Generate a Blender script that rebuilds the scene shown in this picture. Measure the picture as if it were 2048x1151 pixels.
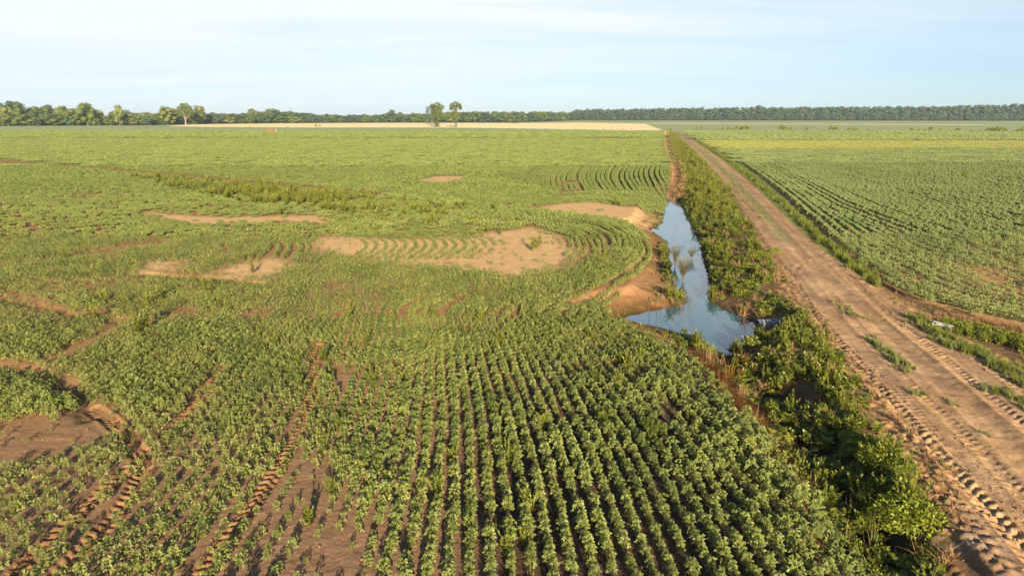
import bpy, math, random
import numpy as np
random.seed(7); rng = np.random.default_rng(7)
R = math.radians
sc = bpy.context.scene
for o in list(bpy.data.objects): bpy.data.objects.remove(o)

# ------------------------------------------------------------------ camera
CAMH = 11.0; FPX = 1365.0; PITCH = math.atan((575.5-229.0)/FPX)
cd = bpy.data.cameras.new('camera'); cam = bpy.data.objects.new('camera', cd)
sc.collection.objects.link(cam); sc.camera = cam
cam.location = (0, 0, CAMH); cam.rotation_euler = (math.pi/2-PITCH, 0, 0)
cd.sensor_width = 36; cd.lens = 36*FPX/2048; cd.clip_start = 0.5; cd.clip_end = 9000
# ------------------------------------------------------------------ sky, sun, exposure
SUN_EL = R(16.0); SUN_AZ = R(171.0)          # azimuth clockwise from +Y: behind the camera, a little to the right
w = bpy.data.worlds.new('World'); sc.world = w; w.use_nodes = True
nt = w.node_tree; nt.nodes.clear()
def N(t, k, **kw):
    n = t.nodes.new(k)
    for a, b in kw.items(): setattr(n, a, b)
    return n
def L(t, a, b): t.links.new(a, b)
sky = N(nt, 'ShaderNodeTexSky', sky_type='NISHITA', sun_disc=False, sun_elevation=SUN_EL, sun_rotation=SUN_AZ,
        altitude=50, air_density=1.0, dust_density=0.25, ozone_density=2.0)
bg = N(nt, 'ShaderNodeBackground'); bg.inputs['Strength'].default_value = 0.07
tc = N(nt, 'ShaderNodeTexCoord'); sep = N(nt, 'ShaderNodeSeparateXYZ'); L(nt, tc.outputs['Generated'], sep.inputs[0])
# thin cirrus: noise on the plane the view direction meets high overhead
zz = N(nt, 'ShaderNodeMath', operation='MAXIMUM'); L(nt, sep.outputs['Z'], zz.inputs[0]); zz.inputs[1].default_value = 0.02
za = N(nt, 'ShaderNodeMath', operation='ADD'); L(nt, zz.outputs[0], za.inputs[0]); za.inputs[1].default_value = 0.06
dx = N(nt, 'ShaderNodeMath', operation='DIVIDE'); L(nt, sep.outputs['X'], dx.inputs[0]); L(nt, za.outputs[0], dx.inputs[1])
dy = N(nt, 'ShaderNodeMath', operation='DIVIDE'); L(nt, sep.outputs['Y'], dy.inputs[0]); L(nt, za.outputs[0], dy.inputs[1])
cmb = N(nt, 'ShaderNodeCombineXYZ'); L(nt, dx.outputs[0], cmb.inputs[0]); L(nt, dy.outputs[0], cmb.inputs[1])
mp = N(nt, 'ShaderNodeMapping'); L(nt, cmb.outputs[0], mp.inputs[0]); mp.inputs['Rotation'].default_value = (0, 0, R(14)); mp.inputs['Scale'].default_value = (0.35, 1.0, 1)
n1 = N(nt, 'ShaderNodeTexNoise'); L(nt, mp.outputs[0], n1.inputs['Vector']); n1.inputs['Scale'].default_value = 0.75; n1.inputs['Detail'].default_value = 8; n1.inputs['Roughness'].default_value = 0.62; n1.inputs['Distortion'].default_value = 0.6
cr = N(nt, 'ShaderNodeMapRange'); L(nt, n1.outputs['Fac'], cr.inputs['Value'])
cr.inputs['From Min'].default_value = 0.30; cr.inputs['From Max'].default_value = 0.66; cr.inputs['To Min'].default_value = 0.0; cr.inputs['To Max'].default_value = 1.0
# the cloud veil is denser on the left and high up, thin on the right near the horizon
xr = N(nt, 'ShaderNodeMapRange'); L(nt, sep.outputs['X'], xr.inputs['Value']); xr.inputs['From Min'].default_value = -0.15; xr.inputs['From Max'].default_value = 0.62; xr.inputs['To Min'].default_value = 0.75; xr.inputs['To Max'].default_value = 0.0
zr = N(nt, 'ShaderNodeMapRange'); L(nt, sep.outputs['Z'], zr.inputs['Value']); zr.inputs['From Min'].default_value = 0.02; zr.inputs['From Max'].default_value = 0.2; zr.inputs['To Min'].default_value = 0.0; zr.inputs['To Max'].default_value = 0.75
ad = N(nt, 'ShaderNodeMath', operation='ADD'); L(nt, xr.outputs[0], ad.inputs[0]); L(nt, zr.outputs[0], ad.inputs[1])
m2 = N(nt, 'ShaderNodeMath', operation='MULTIPLY_ADD'); L(nt, cr.outputs[0], m2.inputs[0]); m2.inputs[1].default_value = 0.55; m2.inputs[2].default_value = 0.35
m3 = N(nt, 'ShaderNodeMath', operation='MULTIPLY'); L(nt, m2.outputs[0], m3.inputs[0]); L(nt, ad.outputs[0], m3.inputs[1])
m4 = N(nt, 'ShaderNodeMath', operation='ADD', use_clamp=True); L(nt, m3.outputs[0], m4.inputs[0]); m4.inputs[1].default_value = 0.20
# overhead and behind the view the veil opens to clear blue
yr = N(nt, 'ShaderNodeMapRange'); L(nt, sep.outputs['Z'], yr.inputs['Value']); yr.inputs['From Min'].default_value = 0.24; yr.inputs['From Max'].default_value = 0.38; yr.inputs['To Min'].default_value = 1.0; yr.inputs['To Max'].default_value = 0.05
m5 = N(nt, 'ShaderNodeMath', operation='MULTIPLY'); L(nt, m4.outputs[0], m5.inputs[0]); L(nt, yr.outputs[0], m5.inputs[1])
mix = N(nt, 'ShaderNodeMixRGB'); L(nt, m5.outputs[0], mix.inputs[0]); 
mix.inputs[2].default_value = (5.15, 5.5, 5.65, 1)
hs = N(nt, 'ShaderNodeMixRGB', blend_type='MULTIPLY'); hs.inputs[0].default_value = 1; L(nt, sky.outputs[0], hs.inputs[1]); tr0 = N(nt, 'ShaderNodeValToRGB'); L(nt, sep.outputs['Z'], tr0.inputs[0]); L(nt, tr0.outputs[0], hs.inputs[2])   # cooler, thinner air at the horizon
e_ = tr0.color_ramp.elements; e_[0].position = 0; e_[0].color = (.42, .66, 1.13, 1); e_[1].position = .5; e_[1].color = (.34, .56, .70, 1)
for p_, c_ in ((.045, (.42, .58, .88)), (.11, (.50, .62, .76)), (.24, (.66, .76, .76)), (.34, (.42, .62, .72))): q_ = e_.new(p_); q_.color = (*c_, 1)
bg_gain = 1.34
L(nt, hs.outputs[0], mix.inputs[1])
out = N(nt, 'ShaderNodeOutputWorld'); L(nt, mix.outputs[0], bg.inputs['Color']); L(nt, bg.outputs[0], out.inputs[0])
sl = bpy.data.lights.new('sun', 'SUN'); sun = bpy.data.objects.new('sun', sl); sc.collection.objects.link(sun)
sl.energy = 5.0; sl.angle = R(0.6); sl.color = (1.0, 0.84, 0.62)
sun.rotation_euler = (math.pi/2-SUN_EL, 0, math.pi-SUN_AZ)
sun.rotation_euler = (math.pi/2-SUN_EL, 0, R(9))
sun.location = (10, -60, 30)
sc.view_settings.view_transform = 'Standard'; sc.view_settings.look = 'None'
sc.view_settings.exposure = 1.38; sc.view_settings.gamma = 1
sc.render.engine = 'CYCLES'
sc.cycles.max_bounces = 6; sc.cycles.diffuse_bounces = 2; sc.cycles.glossy_bounces = 2; sc.cycles.transmission_bounces = 3; sc.cycles.volume_bounces = 0
sc.cycles.transparent_max_bounces = 4

# ------------------------------------------------------------------ projection helpers (photo pixel -> place on the land)
CP, SP = math.cos(PITCH), math.sin(PITCH)
def P(px, py, z=0.0):
    px = np.asarray(px, float); py = np.asarray(py, float)
    a = (px-1024)/FPX; b = (py-575.5)/FPX
    dY = CP-b*SP; dZ = -SP-b*CP
    t = (z-CAMH)/dZ
    return np.stack([a*t, dY*t], -1)
def PP(pts, z=0.0):
    pts = np.array(pts, float); return P(pts[:, 0], pts[:, 1], z)
def proj(X, Y, Z):
    dz = Z-CAMH; zc = Y*CP-dz*SP; yc = Y*SP+dz*CP
    zc = np.maximum(zc, .1)
    return 1024+FPX*X/zc, 575.5-FPX*yc/zc, zc
def H2(ix, iy, s):
    n = (ix.astype(np.int64)*374761393+iy.astype(np.int64)*668265263+s*69069) & 0x7fffffff
    n = ((n ^ (n >> 13))*1274126177) & 0x7fffffff
    return ((n ^ (n >> 16)) & 0xffffff)/float(0xffffff)
def vn(x, y, s=0):
    ix = np.floor(x); iy = np.floor(y); fx = x-ix; fy = y-iy
    fx = fx*fx*(3-2*fx); fy = fy*fy*(3-2*fy)
    a = H2(ix, iy, s); b = H2(ix+1, iy, s); c = H2(ix, iy+1, s); d = H2(ix+1, iy+1, s)
    return (a*(1-fx)+b*fx)*(1-fy)+(c*(1-fx)+d*fx)*fy
def fbm(x, y, s=0, o=4):
    v = 0; A = .5; t = 0
    for i in range(o):
        v = v+A*vn(x, y, s+i*17); t += A; A *= .5; x = x*2.03+5.1; y = y*2.03+1.7
    return v/t
def inpoly(X, Y, poly):
    ins = np.zeros(X.shape, bool)
    n = len(poly)
    for i in range(n):
        x1, y1 = poly[i]; x2, y2 = poly[(i+1) % n]
        if y1 == y2: continue
        c = ((y1 > Y) != (y2 > Y)) & (X < (x2-x1)*(Y-y1)/(y2-y1)+x1)
        ins ^= c
    return ins
def pldist(X, Y, pl, closed=False, reach=None):
    """distance, arc length and signed side to a polyline"""
    D = np.full(X.shape, 1e9); S = np.zeros(X.shape); T = np.zeros(X.shape)
    pts = list(map(tuple, pl)); 
    if closed: pts = pts+[pts[0]]
    if reach is not None:
        a = np.array(pts); m = (X > a[:, 0].min()-reach) & (X < a[:, 0].max()+reach) & (Y > a[:, 1].min()-reach) & (Y < a[:, 1].max()+reach)
        if m.any():
            d, s, t = pldist(X[m], Y[m], pl, closed)
            D[m] = d; S[m] = s; T[m] = t
        return D, S, T
    acc = 0
    for (x1, y1), (x2, y2) in zip(pts[:-1], pts[1:]):
        ux, uy = x2-x1, y2-y1; l = math.hypot(ux, uy)
        if l < 1e-6: continue
        ux /= l; uy /= l
        s = np.clip((X-x1)*ux+(Y-y1)*uy, 0, l)
        qx = X-(x1+s*ux); qy = Y-(y1+s*uy); d = np.hypot(qx, qy)
        m = d < D
        D[m] = d[m]; S[m] = (acc+s)[m]; T[m] = ((X-x1)*uy-(Y-y1)*ux)[m]
        acc += l
    return D, S, T
def smooth(pl, n=3):
    p = np.array(pl, float)
    for _ in range(n):
        q = [p[0]]
        for a, b in zip(p[:-1], p[1:]): q += [a*.75+b*.25, a*.25+b*.75]
        q.append(p[-1]); p = np.array(q)
    return p
def sst(x, a, b):
    t = np.clip((x-a)/(b-a), 0, 1); return t*t*(3-2*t)

# ------------------------------------------------------------------ layout of the land
ZW = -0.85                                   # water level
WATER = PP([(1343,381),(1356,379),(1350,395),(1362,412),(1372,430),(1385,455),(1398,480),(1404,505),(1410,530),(1418,560),(1424,578),(1413,594),(1436,612),(1468,628),(1500,640),(1518,650),(1514,668),(1497,686),(1465,699),(1432,702),(1402,694),(1380,676),(1340,660),(1290,648),(1235,636),(1300,622),(1352,613),(1374,606),(1372,598),(1352,584),(1346,560),(1340,530),(1336,492),(1322,472),(1298,459),(1322,452),(1328,430),(1326,410),(1333,395)], ZW)
WATER = smooth(np.vstack([WATER, WATER[:1]]), 1)[:-1]
DITCH_N = smooth(PP([(1425,690),(1470,745),(1560,850),(1625,940),(1690,1030),(1770,1150),(1850,1290),(1950,1500)], ZW), 2)
DITCH_F = smooth(PP([(1348,395),(1352,370),(1356,350),(1345,325),(1337,300),(1334,280),(1332,268)], -.6), 2)
DITCH_R = smooth(PP([(1882,646),(1900,650),(1950,662),(2048,682),(2200,720)], -.35), 1)
NOTCH = PP([(1500,655),(1545,652)], ZW)
ROAD_L = [(1338,262),(1352,272),(1380,297),(1418,335),(1446,362),(1478,405),(1505,450),(1530,500),(1560,545),(1590,600),(1625,650),(1665,700),(1700,750),(1740,800),(1790,860),(1835,925),(1868,990),(1905,1070),(1940,1151),(2040,1350)]
ROAD_R = [(1358,262),(1400,290),(1440,318),(1480,350),(1520,385),(1560,425),(1600,465),(1650,508),(1705,545),(1760,585),(1830,625),(1900,668),(1980,715),(2060,760),(2300,890),(2700,1120)]
ROADP = np.vstack([PP(ROAD_L), PP(ROAD_R)[::-1]])
CROP_EDGE = [(1326,264),(1330,300),(1343,340),(1338,372),(1324,405),(1316,440),(1286,456),(1300,485),(1297,515),(1272,550),(1238,578),(1222,602),(1210,622),(1240,645),(1290,675),(1345,712),(1395,760),(1440,810),(1490,865),(1545,940),(1620,1010),(1690,1095),(1760,1190),(1850,1350)]
CEDG = PP(CROP_EDGE); CEDG[:, 0] += .45*sst(-CEDG[:, 1], -34, -30)+.15
CROPL = np.vstack([CEDG, PP([(-600,1350),(-600,262)])])
_old = (CROP_EDGE+[(-600,1350),(-600,262)])
CROP_R = [(1362,264),(1440,300),(1500,338),(1560,385),(1620,440),(1680,498),(1720,530),(1770,565),(1830,598),(1900,617),(2048,652),(2250,700)]
CROPR = PP(CROP_R+[(4000,800),(4000,264)])
WHEAT = PP([(335,252.5),(380,249),(560,246.6),(800,245.6),(1040,246),(1160,245.2),(1290,247.3),(1325,260.5),(1262,260.5),(1024,256.6),(900,255),(640,255),(440,254)])
BAREPX = [  # polygon in the photo, density, size
 ([(832,359),(880,352),(936,352),(930,360),(900,367),(845,365)], .03, .6),
 ([(1060,419),(1110,408),(1185,402),(1250,413),(1312,417),(1325,440),(1312,457),(1290,459),(1240,441),(1160,431)], .01, .6),
 ([(622,482),(655,472),(700,476),(735,500),(700,515),(645,500)], .12, .7),
 ([(700,474),(800,478),(900,474),(925,490),(915,520),(860,532),(760,522),(705,512)], .05, .72),
 ([(905,484),(960,468),(1010,462),(1060,456),(1105,470),(1135,487),(1150,505),(1125,525),(1080,547),(1020,555),(950,545),(880,535),(915,512)], .06, .7),
 ([(432,547),(470,528),(545,517),(590,525),(560,545),(515,557),(470,554)], .02, .6),
 ([(295,424),(400,433),(520,433),(640,430),(655,447),(560,441),(480,446),(400,449),(330,441)], .05, .6),
 ([(280,542),(300,522),(342,519),(345,535),(312,545)], .03, .6),
 ([(-300,870),(0,848),(90,842),(150,830),(200,825),(250,835),(230,870),(170,900),(70,925),(0,955),(-300,1030)], .04, .6),
 ([(430,1151),(530,990),(610,930),(680,950),(720,1060),(730,1200),(430,1200)], .38, .72),
 ([(0,588),(60,600),(150,625),(262,634),(255,645),(140,636),(50,614),(0,602)], .06, .6),
 ([(85,722),(160,680),(225,645),(250,648),(190,692),(108,730)], .04, .6),
 ([(-60,716),(0,722),(60,726),(112,745),(165,782),(178,822),(148,822),(118,782),(60,748),(0,742),(-60,742)], .02, .6),
 ([(190,496),(250,486),(320,480),(300,492),(230,500),(140,512)], .15, .6),
 ([(1105,388),(1150,378),(1160,384),(1120,393)], .08, .6), ([(1112,368),(1150,362),(1158,368),(1120,374)], .08, .6),
 ([(655,575),(690,562),(705,570),(680,585)], .2, .6), ([(285,548),(350,548),(440,553),(520,566),(520,572),(430,562),(340,556)], .6, .8),
 ([(1150,500),(1180,480),(1200,500),(1170,530),(1120,545)], .5, .7),
 ([(200,655),(280,650),(320,640),(380,600),(370,625),(290,660)], .3, .7),
 ([(150,392),(190,390),(195,396),(160,398)], .1, .6),([(185,377),(270,386),(265,389),(190,381)], .1, .6),([(225,405),(250,403),(250,409),(230,409)], .1, .6),([(66,372),(120,378),(115,381),(70,377)], .2, .6),
 ([(660,730),(690,720),(695,770),(672,790)], .15, .6), ([(1300,805),(1322,812),(1362,862),(1350,866)], .05, .6),
 ([(-50,318),(30,322),(200,335),(400,352),(600,371),(760,388),(758,392),(600,377),(400,357),(200,340),(30,327),(-50,323)], .02, .6),
]
BARE = [(PP(p), d, s) for p, d, s in BAREPX]
TRK_ROAD = [  # centre line in the photo, half width, rut depth, lug height, pitch
 ([(1572,538),(1592,575),(1622,625),(1665,680),(1712,730),(1752,780),(1800,832),(1850,890),(1905,950),(1975,1025),(2050,1110),(2150,1230)], .31, .06, .09, .38, 1),
 ([(1600,590),(1650,660),(1705,705),(1745,745),(1800,800),(1870,880)], .28, .02, .04, .32, -1),
 ([(1640,560),(1700,640),(1760,710),(1830,790),(1900,850),(1980,930),(2080,1040)], .26, .03, .035, .33, 1),
 ([(1650,510),(1700,560),(1760,620),(1820,672),(1880,720),(1950,780),(2048,860),(2200,985)], .34, .04, .06, .36, 1),
 ([(1680,500),(1740,570),(1800,620),(1870,665),(1930,705),(2000,755),(2100,830)], .30, .03, .055, .38, -1),
 ([(1820,885),(1860,960),(1920,1040),(1990,1120),(2080,1250)], .30, .02, .055, .42, -1),
 ([(1588,545),(1600,530),(1625,522),(1660,514),(1700,508),(1740,500)], .25, .03, .05, .35, 1),
 ([(1615,540),(1650,527),(1700,517),(1750,512)], .20, .02, .04, .35, 1),
]
TRK_FIELD = [
 ([(30,1151),(120,1062),(215,975),(300,905),(360,850),(405,790),(440,735)], .30, .09, .07, .31, 1),
 ([(90,1175),(190,1075),(270,985),(290,930),(262,880),(220,840),(185,815)], .30, .09, .07, .31, -1),
 ([(385,1170),(470,1060),(545,955),(590,880),(622,800),(632,720),(636,690)], .27, .09, .07, .31, 1),
]
WHL = [  # bare worn wheel lines on the road: centre line, half width
 ([(1345,264),(1372,290),(1404,325),(1430,352),(1460,395),(1500,460),(1560,540)], .55),
 ([(1362,272),(1400,305),(1445,345),(1490,390),(1545,450),(1610,520),(1700,600),(1800,690),(1950,830),(2100,980)], .6)]
def prep(l): return [(smooth(PP(t[0]), 2),)+tuple(t[1:]) for t in l]
TRK_ROAD = prep(TRK_ROAD); TRK_FIELD = prep(TRK_FIELD); WHL = prep(WHL)
LEVEE = smooth(PP([(-50,322),(200,338),(400,356),(600,376),(760,392),(900,410)]), 2)
LEVEE2 = smooth(PP([(-80,586),(0,596),(60,606),(150,630),(262,640),(330,655)]), 2)
CREEK = smooth(PP([(285,548),(350,552),(440,557),(520,568)]), 2)
TRENCH = smooth(PP([(-60,730),(0,734),(60,738),(112,760),(160,795),(175,835)]), 2)
WPOLY_C = WATER.mean(0)

def height(X, Y, fine=True):
    shp = X.shape; X = X.ravel().astype(float); Y = Y.ravel().astype(float)
    Z = (fbm(X*.05, Y*.05, 3, 3)-.5)*.16*sst(Y, 8, 40)
    # levees and small trenches in the field
    d, _, _ = pldist(X, Y, LEVEE, reach=8); Z += .22*np.exp(-(d/2.2)**2)
    for pl, hw, dp in ((LEVEE2, .5, .12), (CREEK, .5, .22), (TRENCH, .38, .14)):
        d, _, _ = pldist(X, Y, pl, reach=5); Z -= dp*np.exp(-(d/hw)**2)
    # road is a little proud of the fields
    near = Y < 420
    rd = np.full(X.shape, -9.0)
    dL, _, _ = pldist(X[near], Y[near], ROADP, closed=True); ins = inpoly(X[near], Y[near], ROADP)
    rd[near] = np.where(ins, dL, -dL)
    Z += .14*sst(rd, -1.0, .6)
    if fine: Z += .035*(fbm(X*1.7, Y*1.7, 9, 4)-.5)*2*sst(rd, -2, 0)
    # pond
    m = (Y < 140) & (X > -5) & (X < 60)
    if m.any():
        x = X[m]; y = Y[m]
        jx = (vn(x*1.7, y*1.7, 31)-.5)*.35; jy = (vn(x*1.7, y*1.7, 37)-.5)*.35
        dw, _, _ = pldist(x+jx, y+jy, WATER, closed=True); iw = inpoly(x+jx, y+jy, WATER)
        # left bank is a low mud shelf, right bank climbs quickly to the road
        cx = np.interp(y, [20, 28, 33, 38, 45, 58, 75, 90], [8.0, 8.6, 9.2, 9.4, 10.6, 12.8, 17.5, 21.5])
        side = sst(x-cx, -1.2, 1.2)
        lw = 3.6*(1-side)+2.5*side
        up = np.minimum(dw/lw, 1)
        prof = ZW+(0.85)*np.where(side > .5, up**.8, up**.75*(.4+.6*up))
        prof = np.where(iw, ZW-np.minimum(dw*.35, .5), prof)
        k = dw < lw
        z = Z[m]; t = sst(dw, lw*.75, lw)*(~iw)
        Z[m] = np.where(iw | k, prof*(1-t)+z*t, z)
    for pl, hw, dep, rc in ((DITCH_N, 2.1, -.95, 4), (DITCH_F, 1.7, -.75, 4), (DITCH_R, .9, -.35, 3)):
        d, s, _ = pldist(X, Y, pl, reach=rc)
        j = (vn(X*1.1, Y*1.1, 5)-.5)*.5
        prof = dep*(1-sst(d+j*.6, hw*.12, hw))
        Z = np.minimum(Z, np.where(d < rc, np.where(prof < -.004, prof+.06*(vn(X*3, Y*3, 6)-.5), Z), Z))
    d, s, _ = pldist(X, Y, NOTCH, reach=3); Z = np.where(d < .75, np.minimum(Z, ZW-.18+sst(d, .35, .75)*.9), Z)
    # tyre tracks
    for trk, tg in ((TRK_ROAD, 0), (TRK_FIELD, 1)):
        for pl, hw, rut, lug, pit, sg in trk:
            d, s, t = pldist(X, Y, pl, reach=1.2)
            k = d < hw*1.6
            if not k.any(): continue
            dd = d[k]; ss = s[k]; tt = t[k]
            e = 1-sst(dd, hw*.85, hw*1.1)
            wob = (vn(ss*1.3, tt*3, 77)-.5)
            half = np.where(tt > 0, .5, 0)
            ph = ss/pit+np.abs(tt)/pit*.55*sg+half+wob*.25
            fr = np.abs((ph % 1)-.5)*2
            bar = sst(fr, .35, .62)
            inner = sst(np.abs(tt), hw*.0, hw*.15)
            amp = lug*(.15+1.25*vn(ss*.9, tt*2.5+3, 41))*(.55+.75*vn(ss*6, tt*8, 43))+.02*(vn(ss*11, tt*13, 45)-.5)
            rim = .035*np.exp(-((dd-hw*1.15)/.08)**2)*(1 if lug > .045 else .4)
            Z[k] += e*(-rut+amp*bar*inner)+rim
    for pl, hw in WHL:
        d, s, t = pldist(X, Y, pl, reach=2.5); Z -= .06*np.exp(-(d/(hw*.8))**4)-.02*np.exp(-((d-hw*1.15)/.15)**2)
    if fine:
        nr = (np.hypot(X, Y) < 70)
        x = X[nr]; y = Y[nr]
        Z[nr] += .035*(fbm(x*3, y*3, 11, 3)-.5)+.012*(vn(x*13, y*13, 21)-.5)
        # clods along the verges of the road
        v = np.exp(-((rd[nr]+.2)/.9)**2); Z[nr] += v*.17*np.maximum(fbm(x*3.3, y*3.3, 51, 3)-.5, 0)*2
    return Z.reshape(shp)

# ------------------------------------------------------------------ materials
MATS = {}
def newmat(name):
    m = bpy.data.materials.new(name); m.use_nodes = True; m.node_tree.nodes.clear(); MATS[name] = m; return m, m.node_tree
def leafmat(name, col, col2, transl=.3, rough=.5, nscale=.6, spec=.35, rnd=.35, yband=False, far=None):
    m, t = newmat(name)
    o = N(t, 'ShaderNodeOutputMaterial'); p = N(t, 'ShaderNodeBsdfPrincipled'); tr = N(t, 'ShaderNodeBsdfTranslucent'); mx = N(t, 'ShaderNodeMixShader')
    g = N(t, 'ShaderNodeNewGeometry'); n = N(t, 'ShaderNodeTexNoise'); n.inputs['Scale'].default_value = nscale; n.inputs['Detail'].default_value = 3; L(t, g.outputs['Position'], n.inputs['Vector'])
    oi = N(t, 'ShaderNodeObjectInfo')
    ri = N(t, 'ShaderNodeMath', operation='MULTIPLY_ADD'); L(t, g.outputs['Random Per Island'], ri.inputs[0]); ri.inputs[1].default_value = rnd
    mr = N(t, 'ShaderNodeMapRange'); L(t, n.outputs['Fac'], mr.inputs['Value']); mr.inputs['From Min'].default_value = .3; mr.inputs['From Max'].default_value = .7; mr.inputs['To Min'].default_value = -.1; mr.inputs['To Max'].default_value = .45
    L(t, mr.outputs[0], ri.inputs[2])
    r2 = N(t, 'ShaderNodeMath', operation='MULTIPLY_ADD', use_clamp=True); L(t, oi.outputs['Random'], r2.inputs[0]); r2.inputs[1].default_value = .3; L(t, ri.outputs[0], r2.inputs[2])
    c = N(t, 'ShaderNodeMixRGB'); L(t, r2.outputs[0], c.inputs[0]); c.inputs[1].default_value = (*col, 1); c.inputs[2].default_value = (*col2, 1)
    if far:        # leaf colour goes from darker green to yellower with increasing Y
        s0 = N(t, 'ShaderNodeSeparateXYZ'); L(t, g.outputs['Position'], s0.inputs[0]); f0 = N(t, 'ShaderNodeMapRange', interpolation_type='SMOOTHSTEP'); L(t, s0.outputs['Y'], f0.inputs['Value']); f0.inputs['From Min'].default_value = 24; f0.inputs['From Max'].default_value = 105
        cf = N(t, 'ShaderNodeMixRGB'); L(t, r2.outputs[0], cf.inputs[0]); cf.inputs[1].default_value = (*far[0], 1); cf.inputs[2].default_value = (*far[1], 1)
        cm = N(t, 'ShaderNodeMixRGB'); L(t, f0.outputs[0], cm.inputs[0]); L(t, c.outputs[0], cm.inputs[1]); L(t, cf.outputs[0], cm.inputs[2]); c = cm
    if yband:      # a lighter, yellower stripe of the stand across the far right field
        sx = N(t, 'ShaderNodeSeparateXYZ'); L(t, g.outputs['Position'], sx.inputs[0])
        nn_ = N(t, 'ShaderNodeTexNoise'); nn_.inputs['Scale'].default_value = .03; L(t, g.outputs['Position'], nn_.inputs['Vector'])
        yy = N(t, 'ShaderNodeMath', operation='MULTIPLY_ADD'); L(t, nn_.outputs['Fac'], yy.inputs[0]); yy.inputs[1].default_value = 40; L(t, sx.outputs['Y'], yy.inputs[2])
        m1 = N(t, 'ShaderNodeMapRange', interpolation_type='SMOOTHSTEP'); L(t, yy.outputs[0], m1.inputs['Value']); m1.inputs['From Min'].default_value = 235; m1.inputs['From Max'].default_value = 262
        m2_ = N(t, 'ShaderNodeMapRange', interpolation_type='SMOOTHSTEP'); L(t, yy.outputs[0], m2_.inputs['Value']); m2_.inputs['From Min'].default_value = 330; m2_.inputs['From Max'].default_value = 296
        mm = N(t, 'ShaderNodeMath', operation='MULTIPLY'); L(t, m1.outputs[0], mm.inputs[0]); L(t, m2_.outputs[0], mm.inputs[1])
        m3_ = N(t, 'ShaderNodeMath', operation='MULTIPLY'); L(t, mm.outputs[0], m3_.inputs[0]); m3_.inputs[1].default_value = .8
        c3 = N(t, 'ShaderNodeMixRGB'); L(t, m3_.outputs[0], c3.inputs[0]); L(t, c.outputs[0], c3.inputs[1]); c3.inputs[2].default_value = (.27, .265, .062, 1); c = c3
    L(t, c.outputs[0], p.inputs['Base Color']); p.inputs['Roughness'].default_value = rough; p.inputs['Specular IOR Level'].default_value = spec
    tm = N(t, 'ShaderNodeMixRGB', blend_type='MULTIPLY'); tm.inputs[0].default_value = 1; L(t, c.outputs[0], tm.inputs[1]); tm.inputs[2].default_value = (1.3, 1.25, .45, 1)
    L(t, tm.outputs[0], tr.inputs['Color']); mx.inputs[0].default_value = transl
    L(t, p.outputs[0], mx.inputs[1]); L(t, tr.outputs[0], mx.inputs[2]); L(t, mx.outputs[0], o.inputs[0])
    return m
M_SOY = leafmat('soybean_leaf', (.035, .065, .010), (.215, .235, .052), .2, .5, .35, .3, .7, far=((.085, .128, .024), (.22, .25, .064)))
M_SOYF = M_SOY
M_SOYR = leafmat('soybean_leaf_blue_green', (.06, .10, .022), (.215, .245, .07), .15, .5, .12, .3, .7, yband=True, far=((.095, .135, .035), (.215, .245, .078)))
M_WEED = leafmat('weed_leaf', (.10, .14, .018), (.27, .29, .05), .35, .5, .8, .3, .5)
M_WEEDF = leafmat('tall_weed_leaf', (.15, .18, .025), (.34, .34, .06), .35, .5, .8, .3, .5)
M_DOCK = leafmat('dock_leaf', (.035, .06, .009), (.26, .28, .035), .3, .45, 1.2, .4, .7)
M_BUSH = leafmat('bush_leaf', (.10, .14, .010), (.28, .31, .035), .3, .55, 2.5, .25, .6)
M_GRASS = leafmat('grass_blade', (.10, .15, .03), (.26, .27, .09), .3, .6, 1.5, .2, .7)
M_DRY = leafmat('dry_stalk', (.16, .075, .03), (.42, .26, .13), .15, .8, 2.0, .1, .9)
M_REED = leafmat('dead_reed_stem', (.06, .04, .025), (.22, .15, .09), .1, .8, 2.0, .1, .9)
M_RUSTW = leafmat('rust_coloured_weed', (.16, .07, .012), (.30, .16, .03), .25, .7, 1.5, .1, .7)
M_TW = leafmat('water_shrub_leaf', (.09, .085, .03), (.25, .23, .08), .2, .7, 2, .2, .6)
M_DEAD = leafmat('dead_brown_grass', (.03, .014, .006), (.16, .07, .022), .1, .85, 2.0, .1, .9)  # brown dead grass, darkened further to carry the near ditch's shade
M_TREE_A = leafmat('crown_mid_green', (.045, .075, .012), (.14, .165, .035), .12, .7, .12, .15, .5)
M_TREE_B = leafmat('crown_pale_green', (.085, .11, .025), (.175, .19, .055), .12, .7, .12, .15, .5)
M_TREE_C = leafmat('crown_dark_green', (.022, .05, .022), (.08, .12, .045), .1, .7, .10, .15, .5)
M_TREE_D = leafmat('crown_grey_green', (.03, .06, .034), (.08, .115, .06), .1, .7, .10, .15, .5)
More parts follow.
